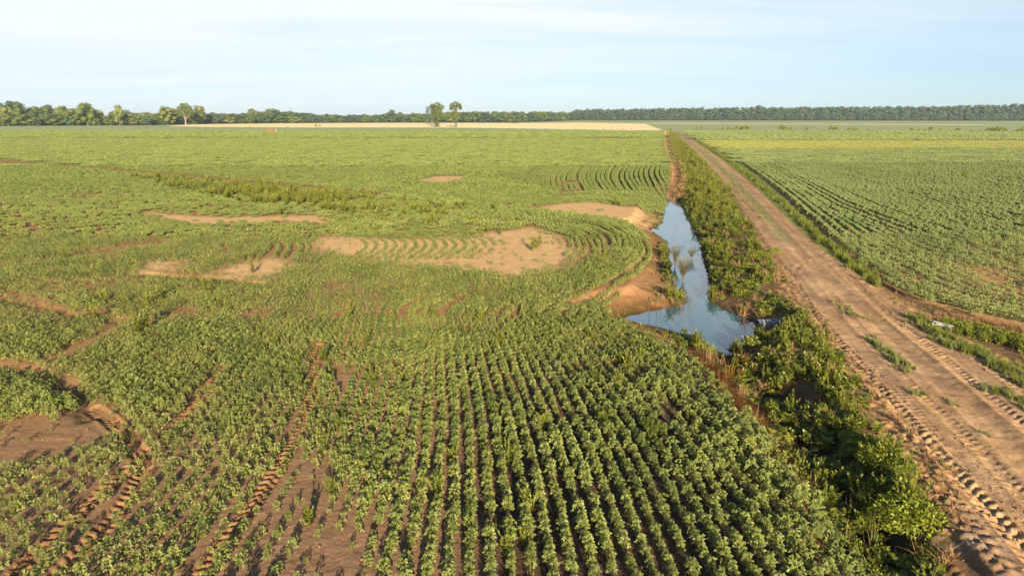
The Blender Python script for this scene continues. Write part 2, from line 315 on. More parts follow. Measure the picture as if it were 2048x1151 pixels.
def simplemat(name, c1, c2, rough=.85, scale=3., metal=0., bump=0., transl=None, stretch=(1,1,1)):
    m, t = newmat(name); o = N(t, 'ShaderNodeOutputMaterial'); p = N(t, 'ShaderNodeBsdfPrincipled')
    g = N(t, 'ShaderNodeTexCoord'); mp = N(t, 'ShaderNodeMapping'); mp.inputs['Scale'].default_value = stretch; L(t, g.outputs['Object'], mp.inputs[0])
    n = N(t, 'ShaderNodeTexNoise'); n.inputs['Scale'].default_value = scale; n.inputs['Detail'].default_value = 6; L(t, mp.outputs[0], n.inputs['Vector'])
    c = N(t, 'ShaderNodeValToRGB'); L(t, n.outputs['Fac'], c.inputs[0]); c.color_ramp.elements[0].position = .35; c.color_ramp.elements[1].position = .65
    c.color_ramp.elements[0].color = (*c1, 1); c.color_ramp.elements[1].color = (*c2, 1)
    L(t, c.outputs[0], p.inputs['Base Color']); p.inputs['Roughness'].default_value = rough; p.inputs['Metallic'].default_value = metal
    if bump:
        b = N(t, 'ShaderNodeBump'); b.inputs['Strength'].default_value = bump; b.inputs['Distance'].default_value = .02; L(t, n.outputs['Fac'], b.inputs['Height']); L(t, b.outputs[0], p.inputs['Normal'])
    L(t, p.outputs[0], o.inputs[0]); return m
M_BARK = simplemat('bark', (.07, .058, .045), (.17, .14, .11), .9, 2, 0, .5, stretch=(1, 1, .3))
M_BARKP = simplemat('pale_bark', (.20, .16, .12), (.29, .24, .18), .9, 1.5)
M_RUST = simplemat('rusty_steel', (.17, .055, .02), (.24, .09, .035), .9, 1.2, 0, .3)
M_RUSTL = simplemat('faded_rusty_steel', (.26, .13, .07), (.34, .19, .11), .9, 1.2)
M_GALV = simplemat('galvanised_steel', (.13, .14, .15), (.26, .28, .30), .55, 3, .0, .0)
M_GALVL = simplemat('weathered_pale_steel', (.30, .29, .27), (.42, .40, .37), .6, 5, .1, .1)
M_ORANGE = simplemat('orange_plastic', (.50, .10, .02), (.6, .15, .04), .5, 4)
M_DARKM = simplemat('dark_rubber', (.02, .02, .02), (.05, .045, .04), .8, 4)
M_CONC = simplemat('pale_post_paint', (.6, .58, .54), (.72, .7, .66), .8, 4)
# ground: albedo per vertex plus procedural grain
m, t = newmat('soil_and_fields'); M_GROUND = m
o = N(t, 'ShaderNodeOutputMaterial'); p = N(t, 'ShaderNodeBsdfPrincipled'); p.inputs['Roughness'].default_value = .95; p.inputs['Specular IOR Level'].default_value = .1
at = N(t, 'ShaderNodeAttribute', attribute_name='albedo'); g = N(t, 'ShaderNodeNewGeometry')
na = N(t, 'ShaderNodeTexNoise'); na.inputs['Scale'].default_value = 1.1; na.inputs['Detail'].default_value = 9; na.inputs['Roughness'].default_value = .7; L(t, g.outputs['Position'], na.inputs['Vector'])
mr = N(t, 'ShaderNodeMapRange'); L(t, na.outputs['Fac'], mr.inputs['Value']); mr.inputs['From Min'].default_value = .25; mr.inputs['From Max'].default_value = .75; mr.inputs['To Min'].default_value = .72; mr.inputs['To Max'].default_value = 1.28
mu = N(t, 'ShaderNodeMixRGB', blend_type='MULTIPLY'); mu.inputs[0].default_value = 1; L(t, at.outputs['Color'], mu.inputs[1]); L(t, mr.outputs[0], mu.inputs[2])
# trash and pebbles
nv = N(t, 'ShaderNodeTexVoronoi'); nv.inputs['Scale'].default_value = 9; L(t, g.outputs['Position'], nv.inputs['Vector'])
pr = N(t, 'ShaderNodeMapRange'); L(t, nv.outputs['Distance'], pr.inputs['Value']); pr.inputs['From Min'].default_value = .06; pr.inputs['From Max'].default_value = .13; pr.inputs['To Min'].default_value = 1; pr.inputs['To Max'].default_value = 0
wh = N(t, 'ShaderNodeTexWhiteNoise'); L(t, nv.outputs['Position'], wh.inputs['Vector'])
gt = N(t, 'ShaderNodeMath', operation='GREATER_THAN'); L(t, wh.outputs['Value'], gt.inputs[0]); gt.inputs[1].default_value = .72
pm = N(t, 'ShaderNodeMath', operation='MULTIPLY'); L(t, pr.outputs[0], pm.inputs[0]); L(t, gt.outputs[0], pm.inputs[1])
pm2 = N(t, 'ShaderNodeMath', operation='MULTIPLY'); L(t, pm.outputs[0], pm2.inputs[0]); pm2.inputs[1].default_value = .55
pc = N(t, 'ShaderNodeMixRGB'); L(t, pm2.outputs[0], pc.inputs[0]); L(t, mu.outputs[0], pc.inputs[1])
pcol = N(t, 'ShaderNodeMixRGB'); L(t, wh.outputs['Color'], pcol.inputs[0]); pcol.inputs[1].default_value = (.45, .36, .26, 1); pcol.inputs[2].default_value = (.10, .05, .03, 1)
L(t, pcol.outputs[0], pc.inputs[2])
L(t, pc.outputs[0], p.inputs['Base Color'])
nb = N(t, 'ShaderNodeTexNoise'); nb.inputs['Scale'].default_value = 7; nb.inputs['Detail'].default_value = 8; nb.inputs['Roughness'].default_value = .65; L(t, g.outputs['Position'], nb.inputs['Vector'])
bp = N(t, 'ShaderNodeBump'); bp.inputs['Strength'].default_value = .55; bp.inputs['Distance'].default_value = .05; L(t, nb.outputs['Fac'], bp.inputs['Height']); L(t, bp.outputs[0], p.inputs['Normal'])
L(t, p.outputs[0], o.inputs[0])
# water
m, t = newmat('still_ditch_water'); M_WATER = m
o = N(t, 'ShaderNodeOutputMaterial'); p = N(t, 'ShaderNodeBsdfPrincipled'); p.inputs['Base Color'].default_value = (.03, .105, .15, 1); p.inputs['Roughness'].default_value = .04; p.inputs['IOR'].default_value = 1.8
g = N(t, 'ShaderNodeNewGeometry'); n = N(t, 'ShaderNodeTexNoise'); n.inputs['Scale'].default_value = 2.5; n.inputs['Detail'].default_value = 3; L(t, g.outputs['Position'], n.inputs['Vector'])
b = N(t, 'ShaderNodeBump'); b.inputs['Strength'].default_value = .05; b.inputs['Distance'].default_value = .02; L(t, n.outputs['Fac'], b.inputs['Height']); L(t, b.outputs[0], p.inputs['Normal']); L(t, p.outputs[0], o.inputs[0])

# ------------------------------------------------------------------ object helpers
COL = sc.collection
def tag(o, label=None, cat=None, group=None, kind=None):
    if label: o['label'] = label
    if cat: o['category'] = cat
    if group: o['group'] = group
    if kind: o['kind'] = kind
    return o
def mesh_np(name, V, Fc, mat, smoothf=False):
    """V (n,3); Fc (m,3) or (m,4) int array or a list of both"""
    me = bpy.data.meshes.new(name)
    V = np.asarray(V, np.float32)
    fl = Fc if isinstance(Fc, list) else [Fc]
    fl = [np.asarray(f, np.int32) for f in fl if len(f)]
    nl = sum(f.size for f in fl); nf = sum(len(f) for f in fl)
    me.vertices.add(len(V)); me.vertices.foreach_set('co', V.ravel())
    me.loops.add(nl); me.loops.foreach_set('vertex_index', np.concatenate([f.ravel() for f in fl]))
    me.polygons.add(nf)
    tot = np.concatenate([np.full(len(f), f.shape[1], np.int32) for f in fl]); st = np.concatenate([[0], np.cumsum(tot)[:-1]]).astype(np.int32)
    me.polygons.foreach_set('loop_start', st); me.polygons.foreach_set('loop_total', tot)
    if smoothf: me.polygons.foreach_set('use_smooth', np.ones(nf, bool))
    me.update(calc_edges=True)
    if mat: me.materials.append(mat)
    return me
def link(name, me, parent=None, loc=(0,0,0), rz=0, s=1):
    o = bpy.data.objects.new(name, me); COL.objects.link(o); o.parent = parent; o.location = loc; o.rotation_euler = (0, 0, rz)
    o.scale = (s, s, s) if not hasattr(s, '__len__') else s
    return o
class MB:
    def __init__(s): s.V = []; s.T = []; s.Q = []; s.n = 0
    def add(s, V, T=(), Q=()):
        s.V.append(np.asarray(V, float).reshape(-1, 3))
        if len(T): s.T.append(np.asarray(T, int)+s.n)
        if len(Q): s.Q.append(np.asarray(Q, int)+s.n)
        s.n += len(s.V[-1])
    def mesh(s, name, mat, sm=False):
        fl = []
        if s.T: fl.append(np.vstack(s.T))
        if s.Q: fl.append(np.vstack(s.Q))
        return mesh_np(name, np.vstack(s.V), fl, mat, sm)
    def tube(s, pts, rad, n=6, cap=False):
        pts = np.array(pts, float); k = len(pts); rad = np.broadcast_to(rad, (k,))
        d = np.gradient(pts, axis=0); d /= np.linalg.norm(d, axis=1, keepdims=True)+1e-9
        up = np.array([0, 0, 1.]) if abs(d[0][2]) < .9 else np.array([1., 0, 0])
        V = []
        for i in range(k):
            a = np.cross(d[i], up); a /= np.linalg.norm(a)+1e-9; b = np.cross(d[i], a)
            for j in range(n):
                th = 2*math.pi*j/n; V.append(pts[i]+rad[i]*(math.cos(th)*a+math.sin(th)*b))
        Q = [(i*n+j, i*n+(j+1) % n, (i+1)*n+(j+1) % n, (i+1)*n+j) for i in range(k-1) for j in range(n)]
        s.add(V, (), Q)
    def box(s, lo, hi):
        x0, y0, z0 = lo; x1, y1, z1 = hi
        s.add([(x0,y0,z0),(x1,y0,z0),(x1,y1,z0),(x0,y1,z0),(x0,y0,z1),(x1,y0,z1),(x1,y1,z1),(x0,y1,z1)], (), [(0,3,2,1),(4,5,6,7),(0,1,5,4),(1,2,6,5),(2,3,7,6),(3,0,4,7)])
def basis(d, up):
    d = d/np.linalg.norm(d); s = np.cross(d, up); s /= np.linalg.norm(s)+1e-9; n = np.cross(s, d); return d, s, n
def leaf(mb, p, d, up, l, wd, droop=.2, fine=True):
    d, s, n = basis(np.asarray(d, float), np.asarray(up, float)); p = np.asarray(p, float)
    if fine:
        V = [p, p+d*l*.3-s*wd*.45+n*.06*l, p+d*l*.3+s*wd*.45+n*.06*l, p+d*l*.65-s*wd*.42-n*droop*l*.2+n*.04*l, p+d*l*.65+s*wd*.42-n*droop*l*.2+n*.04*l, p+d*l-n*droop*l*.7, p+d*l*.48-n*.03*l]
        mb.add(V, [(0,2,6),(0,6,1),(1,6,3),(6,2,4),(3,6,5),(6,4,5)])
    else:
        V = [p, p+d*l*.5+s*wd*.5+n*.05*l, p+d*l-n*droop*l*.6, p+d*l*.5-s*wd*.5+n*.05*l]
        mb.add(V, (), [(0,1,2,3)])
SUNV = np.array([math.sin(SUN_AZ)*math.cos(SUN_EL), math.cos(SUN_AZ)*math.cos(SUN_EL), math.sin(SUN_EL)])
def trifoliate(mb, p, az, tilt, sz, fine=True):
    d = np.array([math.cos(az)*math.cos(tilt), math.sin(az)*math.cos(tilt), math.sin(tilt)])
    up = np.array([rng.normal(0, .35), rng.normal(0, .35), 1.])*.6+SUNV*1.0
    up /= np.linalg.norm(up)
    d, s, n = basis(d, up)
    leaf(mb, p+d*sz*.25, d, n, sz, sz*.72, .45, fine)
    for k in (-1, 1): leaf(mb, p, d*.25+s*k, n+s*k*.15, sz*.88, sz*.66, .4, fine)
def soy(name, seed, nt_=15, hgt=.42, rad=.17, sz=.085, fine=True, mat=None):
    mb = MB()
    for i in range(nt_):
        f = (i+.5)/nt_; z = hgt*(.28+.66*f**.8); az = i*2.4+rng.uniform(-.5, .5); r = rad*(1.05-.75*f**2)*rng.uniform(.6, 1.15)
        p0 = np.array([0, 0, z*.62]); p = np.array([math.cos(az)*r, math.sin(az)*r, z+rng.normal(0, .02)])
        if fine:
            s = np.cross(p-p0, [0, 0, 1]); s /= np.linalg.norm(s)+1e-9; mb.add([p0-s*.003, p0+s*.003, p+s*.002, p-s*.002], (), [(0,1,2,3)])
        trifoliate(mb, p, az, rng.uniform(-.5, .25), sz*rng.uniform(.75, 1.15)*(1.05-.3*f), fine)
    mb.tube([(0,0,-.03),(0,0,hgt*.85)], [.006,.003], 4)
    return mb.mesh(name, mat or M_SOY)
def soyseg(name, length, nleaf, hgt, rad, sz, mat, ra=0):
    mb = MB(); ca, sa_ = math.cos(ra), math.sin(ra)
    for i in range(nleaf):
        x = rng.uniform(-length/2, length/2); a = rng.uniform(-1, 1); y = a*rad; z = hgt*(.25+.75*math.sqrt(max(0, 1-a*a))*rng.uniform(.7, 1))*(.85+.3*math.sin(x*17+y*5)*.5)
        az = rng.uniform(0, 6.28); t_ = rng.uniform(-.5, .3)
        d = np.array([math.cos(az)*math.cos(t_), math.sin(az)*math.cos(t_), math.sin(t_)])
        up = np.array([rng.normal(0, .35), rng.normal(0, .35), .6])+SUNV*1.0
        X_ = x*ca-y*sa_; Y_ = x*sa_+y*ca
        s_ = sz*rng.uniform(.7, 1.2); leaf(mb, (X_-d[0]*s_/2, Y_-d[1]*s_/2, z), d, up, s_, s_*.75, .3, False)
    return mb.mesh(name, mat)

# ------------------------------------------------------------------ the ground sheet (rings round the viewpoint, finer where tracks are)
rr = [10.5]
while rr[-1] < 5200:
    r = rr[-1]; rr.append(r*(1+(.0024 if r < 42 else .0045 if r < 90 else .012)))
rr = np.array(rr)
th = np.linspace(R(-50), R(50), 800)
RRg, TH = np.meshgrid(rr, th, indexing='ij')
GX = RRg*np.sin(TH); GY = RRg*np.cos(TH)
GZ = height(GX, GY)
flat = sst(RRg, 600, 900); GZ = GZ*(1-flat)
nR, nT = GX.shape
Xf = GX.ravel(); Yf = GY.ravel(); Zf = GZ.ravel(); Rf = RRg.ravel()
mroad = inpoly(Xf, Yf, ROADP); mwheat = inpoly(Xf, Yf, WHEAT); mcl = inpoly(Xf, Yf, CROPL); mcr = inpoly(Xf, Yf, CROPR)
def lerp(A, B, t): return A*(1-t)[:, None]+np.asarray(B)*t[:, None]
nz = fbm(Xf*.35, Yf*.35, 61, 4); nz2 = fbm(Xf*.05, Yf*.05, 67, 3); nz3 = fbm(Xf*1.6, Yf*1.6, 71, 3)
C = np.tile(np.array([.40, .225, .088]), (len(Xf), 1))
C = lerp(C, (.30, .145, .07), sst(nz2, .45, .75)*.6)
C = lerp(C, (.46, .28, .12), sst(nz, .5, .8)*.6)
C = lerp(C, (.25, .14, .06), mcl*.7)
# shallow pale sand of the bare patches
for poly, d_, s_ in BARE[:8]:
    dd, _, _ = pldist(Xf, Yf, poly, closed=True, reach=6); ii = inpoly(Xf, Yf, poly)
    a = np.clip(np.where(ii, .55+dd/1.6, .55-dd/2.4)+(nz3-.5)*.8, 0, 1); C = lerp(C, (.62, .395, .175), a*.85)
# foreground soil is duller; shade among right-centre rows is painted in near black
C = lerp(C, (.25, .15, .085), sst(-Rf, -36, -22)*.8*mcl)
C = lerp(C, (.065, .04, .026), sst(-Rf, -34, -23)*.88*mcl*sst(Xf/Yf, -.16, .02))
for pl, hw, *_r in TRK_FIELD:
    d, _, _ = pldist(Xf, Yf, pl, reach=2); C = lerp(C, (.25, .13, .055), np.clip(1.6-d/hw, 0, 1)*.8)
dr, _, _ = pldist(Xf, Yf, ROADP, closed=True, reach=12); rdf = np.where(mroad, dr, -dr)
C = lerp(C, (.38, .225, .11), sst(rdf, -.6, .4)*(Yf < 700))
C = lerp(C, (.46, .29, .15), sst(rdf, .2, 1.2)*sst(nz, .4, .7)*.8*(Yf < 700))
C = lerp(C, (.25, .155, .095), sst(rdf, -.3, .4)*sst(fbm(Xf*.9, Yf*.3, 81, 3), .52, .66)*.6*(Yf < 120))
RCL = smooth(PP([(1350, 264), (1400, 305), (1470, 370), (1540, 445), (1610, 530), (1700, 620), (1800, 720), (1920, 850), (2060, 1010), (2300, 1300)]), 2)
dd_, ss_, tt_ = pldist(Xf, Yf, RCL, reach=9)
stk = vn(tt_*3.2+5, ss_*.10, 401)*.6+vn(tt_*9, ss_*.25, 402)*.4
C = np.where(((rdf > -.2) & (dd_ < 9))[:, None], C*(.70+.6*stk)[:, None], C)
sc0 = P(1900, 1085); C = lerp(C, (.50, .45, .40), np.exp(-((Xf-sc0[0])/.9)**2-((Yf-sc0[1])/.6)**2)*.35*sst(nz3, .3, .6))
# banks: dark damp earth, then wet edge and painted ditch shade
dw, _, _ = pldist(Xf, Yf, WATER, closed=True, reach=6); 
cxx = np.interp(Yf, [20, 28, 33, 38, 45, 58, 75, 90], [8.0, 8.6, 9.2, 9.4, 10.6, 12.8, 17.5, 21.5])
rb = sst(Xf-cxx, -1, 1)
C = lerp(C, (.17, .075, .022), np.clip(1-dw/2.6, 0, 1)**.9*(1-rb)*sst(nz3, .2, .5))
C = lerp(C, (.12, .085, .02), np.clip(1-dw/2.0, 0, 1)*(1-rb)*sst(nz, .42, .55)*.85)
bank = (~mroad) & (~mcl) & (~mcr) & (Yf < 420) & (Xf > 5)
C = lerp(C, (.10, .062, .032), (bank & (Xf > cxx)).astype(float)*sst(-rdf, .1, .9)*.8*(Rf < 110))
C = lerp(C, (.05, .035, .02), np.clip(1-dw/.35, 0, 1)*.85)
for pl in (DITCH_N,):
    d, _, _ = pldist(Xf, Yf, pl, reach=4); C = lerp(C, (.045, .032, .018), np.clip(1.35-d/1.9, 0, 1))  # ditch floor: its black shade put into the soil colour
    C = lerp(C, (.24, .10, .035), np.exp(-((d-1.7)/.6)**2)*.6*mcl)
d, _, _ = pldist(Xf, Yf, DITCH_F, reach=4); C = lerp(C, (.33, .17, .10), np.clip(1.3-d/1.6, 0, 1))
# grass of the far bank and verge
farb = bank & (Rf > 75)
C = lerp(C, (.14, .17, .035), farb*sst(-rdf, .2, 1.0)*.8*(Xf > np.interp(Yf, [60, 90, 140, 200, 300, 420], [14, 22, 34, 48, 70, 96])))
# median grass on the far road
C = lerp(C, (.22, .22, .07), (mroad & (Rf > 45))*sst(np.abs(nz-.5), 0, .08)*0+(mroad*(Yf > 60))*np.exp(-((rdf-1.9)/.5)**2)*.7)
# canopy colour where the crop closes in the distance
band = sst(Rf, 95, 150)
G1 = lerp(np.tile(np.array([.235, .26, .055]), (len(Xf), 1)), (.26, .27, .06), sst(nz2, .35, .7))
Gr = lerp(np.tile(np.array([.21, .26, .07]), (len(Xf), 1)), (.24, .28, .075), sst(nz2, .35, .7))
pxx, pyy, _ = proj(Xf, Yf, 0*Xf)
yel = np.exp(-((Yf-P(1700, 286)[1])/24)**2)*(Xf > 60)
Gr = lerp(Gr, (.36, .32, .07), yel*.85*sst(nz2, .1, .6))
bareany = np.zeros(len(Xf), bool)
for poly, d_, s_ in BARE:
    if d_ < .2: bareany |= inpoly(Xf, Yf, poly)
tl = band*(mcl & ~bareany); tr_ = band*mcr
C = C*(1-tl)[:, None]+G1*tl[:, None]; C = C*(1-tr_)[:, None]+Gr*tr_[:, None]
lv, _, _ = pldist(Xf, Yf, LEVEE, reach=4); C = lerp(C, (.30, .12, .05), np.clip(1.6-lv/1.2, 0, 1)*(Xf < P(760, 390)[0]))
for pl in (LEVEE2,): 
    lv, _, _ = pldist(Xf, Yf, pl, reach=4); C = lerp(C, (.27, .11, .04), np.clip(1.2-lv/.4, 0, 1)*.6)
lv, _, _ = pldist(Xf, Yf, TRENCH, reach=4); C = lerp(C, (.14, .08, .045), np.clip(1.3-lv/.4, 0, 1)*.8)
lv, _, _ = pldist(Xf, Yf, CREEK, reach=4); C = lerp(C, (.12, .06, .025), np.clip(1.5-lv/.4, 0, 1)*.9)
vr = (~mroad) & (~mcr) & (Xf > 12) & (Yf > 45) & (Yf < 300) & (Xf > np.interp(Yf, *PP(ROAD_R)[::-1][np.argsort(PP(ROAD_R)[::-1][:, 1])][:, ::-1].T)); C = lerp(C, (.15, .165, .035), vr*.85)
# beyond the near fields
far = (~mcl) & (~mcr) & (Yf > 420) & (~mroad)
C = np.where(far[:, None], np.array([.25, .29, .11])+(nz2*.05)[:, None], C)
fl1 = P(1024, 247.2)[1]; 
tanl = (np.abs(Yf-np.interp(Xf, [P(1290, 247)[0], P(2048, 250)[0]], [P(1290, 247)[1], P(2048, 250)[1]])) < 22) & (Xf > P(1290, 247)[0]) & (Xf < P(1985, 250)[0])
C[tanl] = (.72, .62, .38)
wn = fbm(Xf*.012, Yf*.05, 93, 3)
C = np.where(mwheat[:, None], np.array([.86, .66, .33])*(.88+.24*wn)[:, None], C)
C = np.clip(C, .01, .85)
idx = np.arange(nR*nT).reshape(nR, nT)
Q = np.stack([idx[:-1, :-1], idx[:-1, 1:], idx[1:, 1:], idx[1:, :-1]], -1).reshape(-1, 4)[:, ::-1]
fr_ = mroad[Q].sum(1) >= 2; fw = (mwheat[Q].sum(1) >= 2)
def submesh(name, sel):
    q = Q[sel]; u, inv = np.unique(q, return_inverse=True); q2 = inv.reshape(-1, 4)
    me = mesh_np(name, np.stack([Xf[u], Yf[u], Zf[u]], -1), q2, M_GROUND, True)
    at = me.color_attributes.new('albedo', 'FLOAT_COLOR', 'POINT')
    at.data.foreach_set('color', np.hstack([C[u], np.ones((len(u), 1))]).astype(np.float32).ravel())
    return link(name, me)
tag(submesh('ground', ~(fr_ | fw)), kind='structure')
tag(submesh('dirt_road', fr_ & ~fw), kind='structure')
tag(submesh('wheat_field', fw), kind='structure')
# pond water, a little wider than the shore so that the earth closes over its rim
cc = WATER.mean(0)
wx0, wy0 = WATER.min(0)-1.2; wx1, wy1 = WATER.max(0)+1.2
gx, gy = np.meshgrid(np.arange(wx0, wx1, .5), np.arange(wy0, wy1, .5), indexing='ij')
dq, _, _ = pldist(gx.ravel(), gy.ravel(), WATER, closed=True); iq = inpoly(gx.ravel(), gy.ravel(), WATER) | (dq < 1.0)
iq = iq.reshape(gx.shape); ii = np.arange(gx.size).reshape(gx.shape)
qs = np.stack([ii[:-1, :-1], ii[1:, :-1], ii[1:, 1:], ii[:-1, 1:]], -1).reshape(-1, 4); qs = qs[iq.ravel()[qs].all(1)]
u, inv = np.unique(qs, return_inverse=True)
tag(link('water', mesh_np('water', np.stack([gx.ravel()[u], gy.ravel()[u], np.full(len(u), ZW)], -1), inv.reshape(-1, 4), M_WATER)), kind='structure')

# ------------------------------------------------------------------ instancing by geometry nodes (only for what nobody could count)
def scatter(name, pts, rots, scl, protos, label, cat, pick=None):
    me = bpy.data.meshes.new(name); pts = np.asarray(pts, np.float32); me.vertices.add(len(pts)); me.vertices.foreach_set('co', pts.ravel())
    for nm, dt, arr in (('rot', 'FLOAT_VECTOR', rots), ('scl', 'FLOAT_VECTOR', scl)):
        a = me.attributes.new(nm, dt, 'POINT'); a.data.foreach_set('vector', np.asarray(arr, np.float32).ravel())
    a = me.attributes.new('pick', 'INT', 'POINT'); a.data.foreach_set('value', (rng.integers(0, len(protos), len(pts)) if pick is None else pick).astype(np.int32))
    c = bpy.data.collections.new(name+'_kinds')
    for i, pm_ in enumerate(protos): c.objects.link(bpy.data.objects.new(name+'_kind_%03d' % i, pm_))
    o = link(name, me)
    g = bpy.data.node_groups.new(name, 'GeometryNodeTree')
    g.interface.new_socket('Geometry', in_out='INPUT', socket_type='NodeSocketGeometry'); g.interface.new_socket('Geometry', in_out='OUTPUT', socket_type='NodeSocketGeometry')
    gi = N(g, 'NodeGroupInput'); go = N(g, 'NodeGroupOutput'); ip = N(g, 'GeometryNodeInstanceOnPoints'); ci = N(g, 'GeometryNodeCollectionInfo')
    ci.inputs['Collection'].default_value = c; ci.inputs['Separate Children'].default_value = True; ci.inputs['Reset Children'].default_value = True
    L(g, gi.outputs[0], ip.inputs['Points']); L(g, ci.outputs[0], ip.inputs['Instance']); ip.inputs['Pick Instance'].default_value = True
    for nm, dt, sk in (('rot', 'FLOAT_VECTOR', 'Rotation'), ('scl', 'FLOAT_VECTOR', 'Scale'), ('pick', 'INT', 'Instance Index')):
        na_ = N(g, 'GeometryNodeInputNamedAttribute', data_type=dt); na_.inputs['Name'].default_value = nm
        L(g, na_.outputs['Attribute'], ip.inputs[sk])
    L(g, ip.outputs[0], go.inputs[0])
    md = o.modifiers.new('scatter', 'NODES'); md.node_group = g
    return tag(o, label, cat, kind='stuff')

# ------------------------------------------------------------------ crop rows: direction field from row lines read off the land
GUIDES = [
 [(100,1150),(250,980),(350,860),(450,740),(520,660)], [(-200,1100),(0,994),(196,872)], [(-100,1160),(60,1040),(250,900),(330,820)], [(250,1151),(420,960),(560,790),(630,690)],
 [(560,1151),(640,1000),(700,850),(730,720),(750,650)], [(760,1151),(790,1000),(800,850),(790,700),(770,650)], [(950,1151),(930,1000),(900,850),(860,700),(840,640)],
 [(1150,1151),(1110,1000),(1040,850),(960,700),(930,640)], [(1400,1151),(1330,1000),(1220,850),(1110,720),(1050,640)], [(1620,1100),(1500,950),(1400,820),(1290,720),(1190,640)],
 [(930,640),(1000,600),(1120,570),(1220,525),(1250,490),(1215,460),(1130,440),(1050,432),(900,425)], [(1060,640),(1160,600),(1250,550),(1290,500),(1270,468),(1200,445)],
 [(860,630),(920,590),(1010,570),(1120,540),(1170,510),(1160,480),(1100,460),(1000,450)], [(700,600),(800,575),(900,560),(1020,545)],
 [(850,528),(905,515),(918,495),(870,472),(790,456)], [(790,522),(835,508),(838,490),(790,468),(710,455)], [(720,512),(745,500),(740,486),(700,470),(640,460)],
 [(100,560),(300,590),(500,605),(650,600)], [(0,480),(150,470),(350,450),(600,415),(900,405)], [(-200,560),(0,540),(100,520),(300,480),(600,460)],
 [(1245,376),(1234,356),(1244,337),(1266,323),(1272,307),(1281,293)], [(1310,373),(1297,346),(1311,328),(1303,314),(1308,299)], [(1150,376),(1140,356),(1152,337),(1170,323),(1180,300)],
 [(1200,376),(1188,356),(1198,337),(1218,323),(1226,305)], [(400,360),(700,365),(1000,380)], [(0,310),(400,330),(800,335),(1000,340)],
 [(-100,850),(0,825),(150,780)], [(80,729),(229,664),(300,640)], [(160,800),(330,690),(440,640)], [(-200,700),(0,680),(150,650)], [(0,640),(150,655),(300,640)],
 [(1100,400),(1000,400),(850,395)], [(1300,400),(1250,398),(1180,395)]]
GR = [[(1362,264),(1440,300),(1500,338),(1560,385),(1620,440),(1680,498)], [(1720,530),(1770,565),(1830,598),(1900,622),(2048,655)], [(1430,280),(1600,325),(1800,370),(2048,440)], [(1600,300),(2048,360)], [(1700,420),(2048,560)]]
def dirfield(guides, x0, x1, y0, y1, cell):
    sx = []; sy = []; sa = []
    for gl in guides:
        q = smooth(PP(gl), 2)
        for a, b in zip(q[:-1], q[1:]):
            l = np.hypot(*(b-a)); k = max(1, int(l/1.5)); an = 2*math.atan2(b[1]-a[1], b[0]-a[0])
            for i in range(k):
                pnt = a+(b-a)*(i+.5)/k; sx.append(pnt[0]); sy.append(pnt[1]); sa.append((math.cos(an)*l/k, math.sin(an)*l/k))
    sx = np.array(sx); sy = np.array(sy); sa = np.array(sa)
    gx = np.arange(x0, x1, cell); gy = np.arange(y0, y1, cell); A, B = np.meshgrid(gx, gy, indexing='ij')
    a = A.ravel(); b = B.ravel(); cs = np.zeros(len(a)); sn = np.zeros(len(a))
    for i in range(0, len(a), 4000):
        d2 = (a[i:i+4000, None]-sx)**2+(b[i:i+4000, None]-sy)**2
        wg = 1/(d2+.3)**1.8; cs[i:i+4000] = wg@sa[:, 0]; sn[i:i+4000] = wg@sa[:, 1]
    return (x0, y0, cell, (np.arctan2(sn, cs)/2).reshape(A.shape))
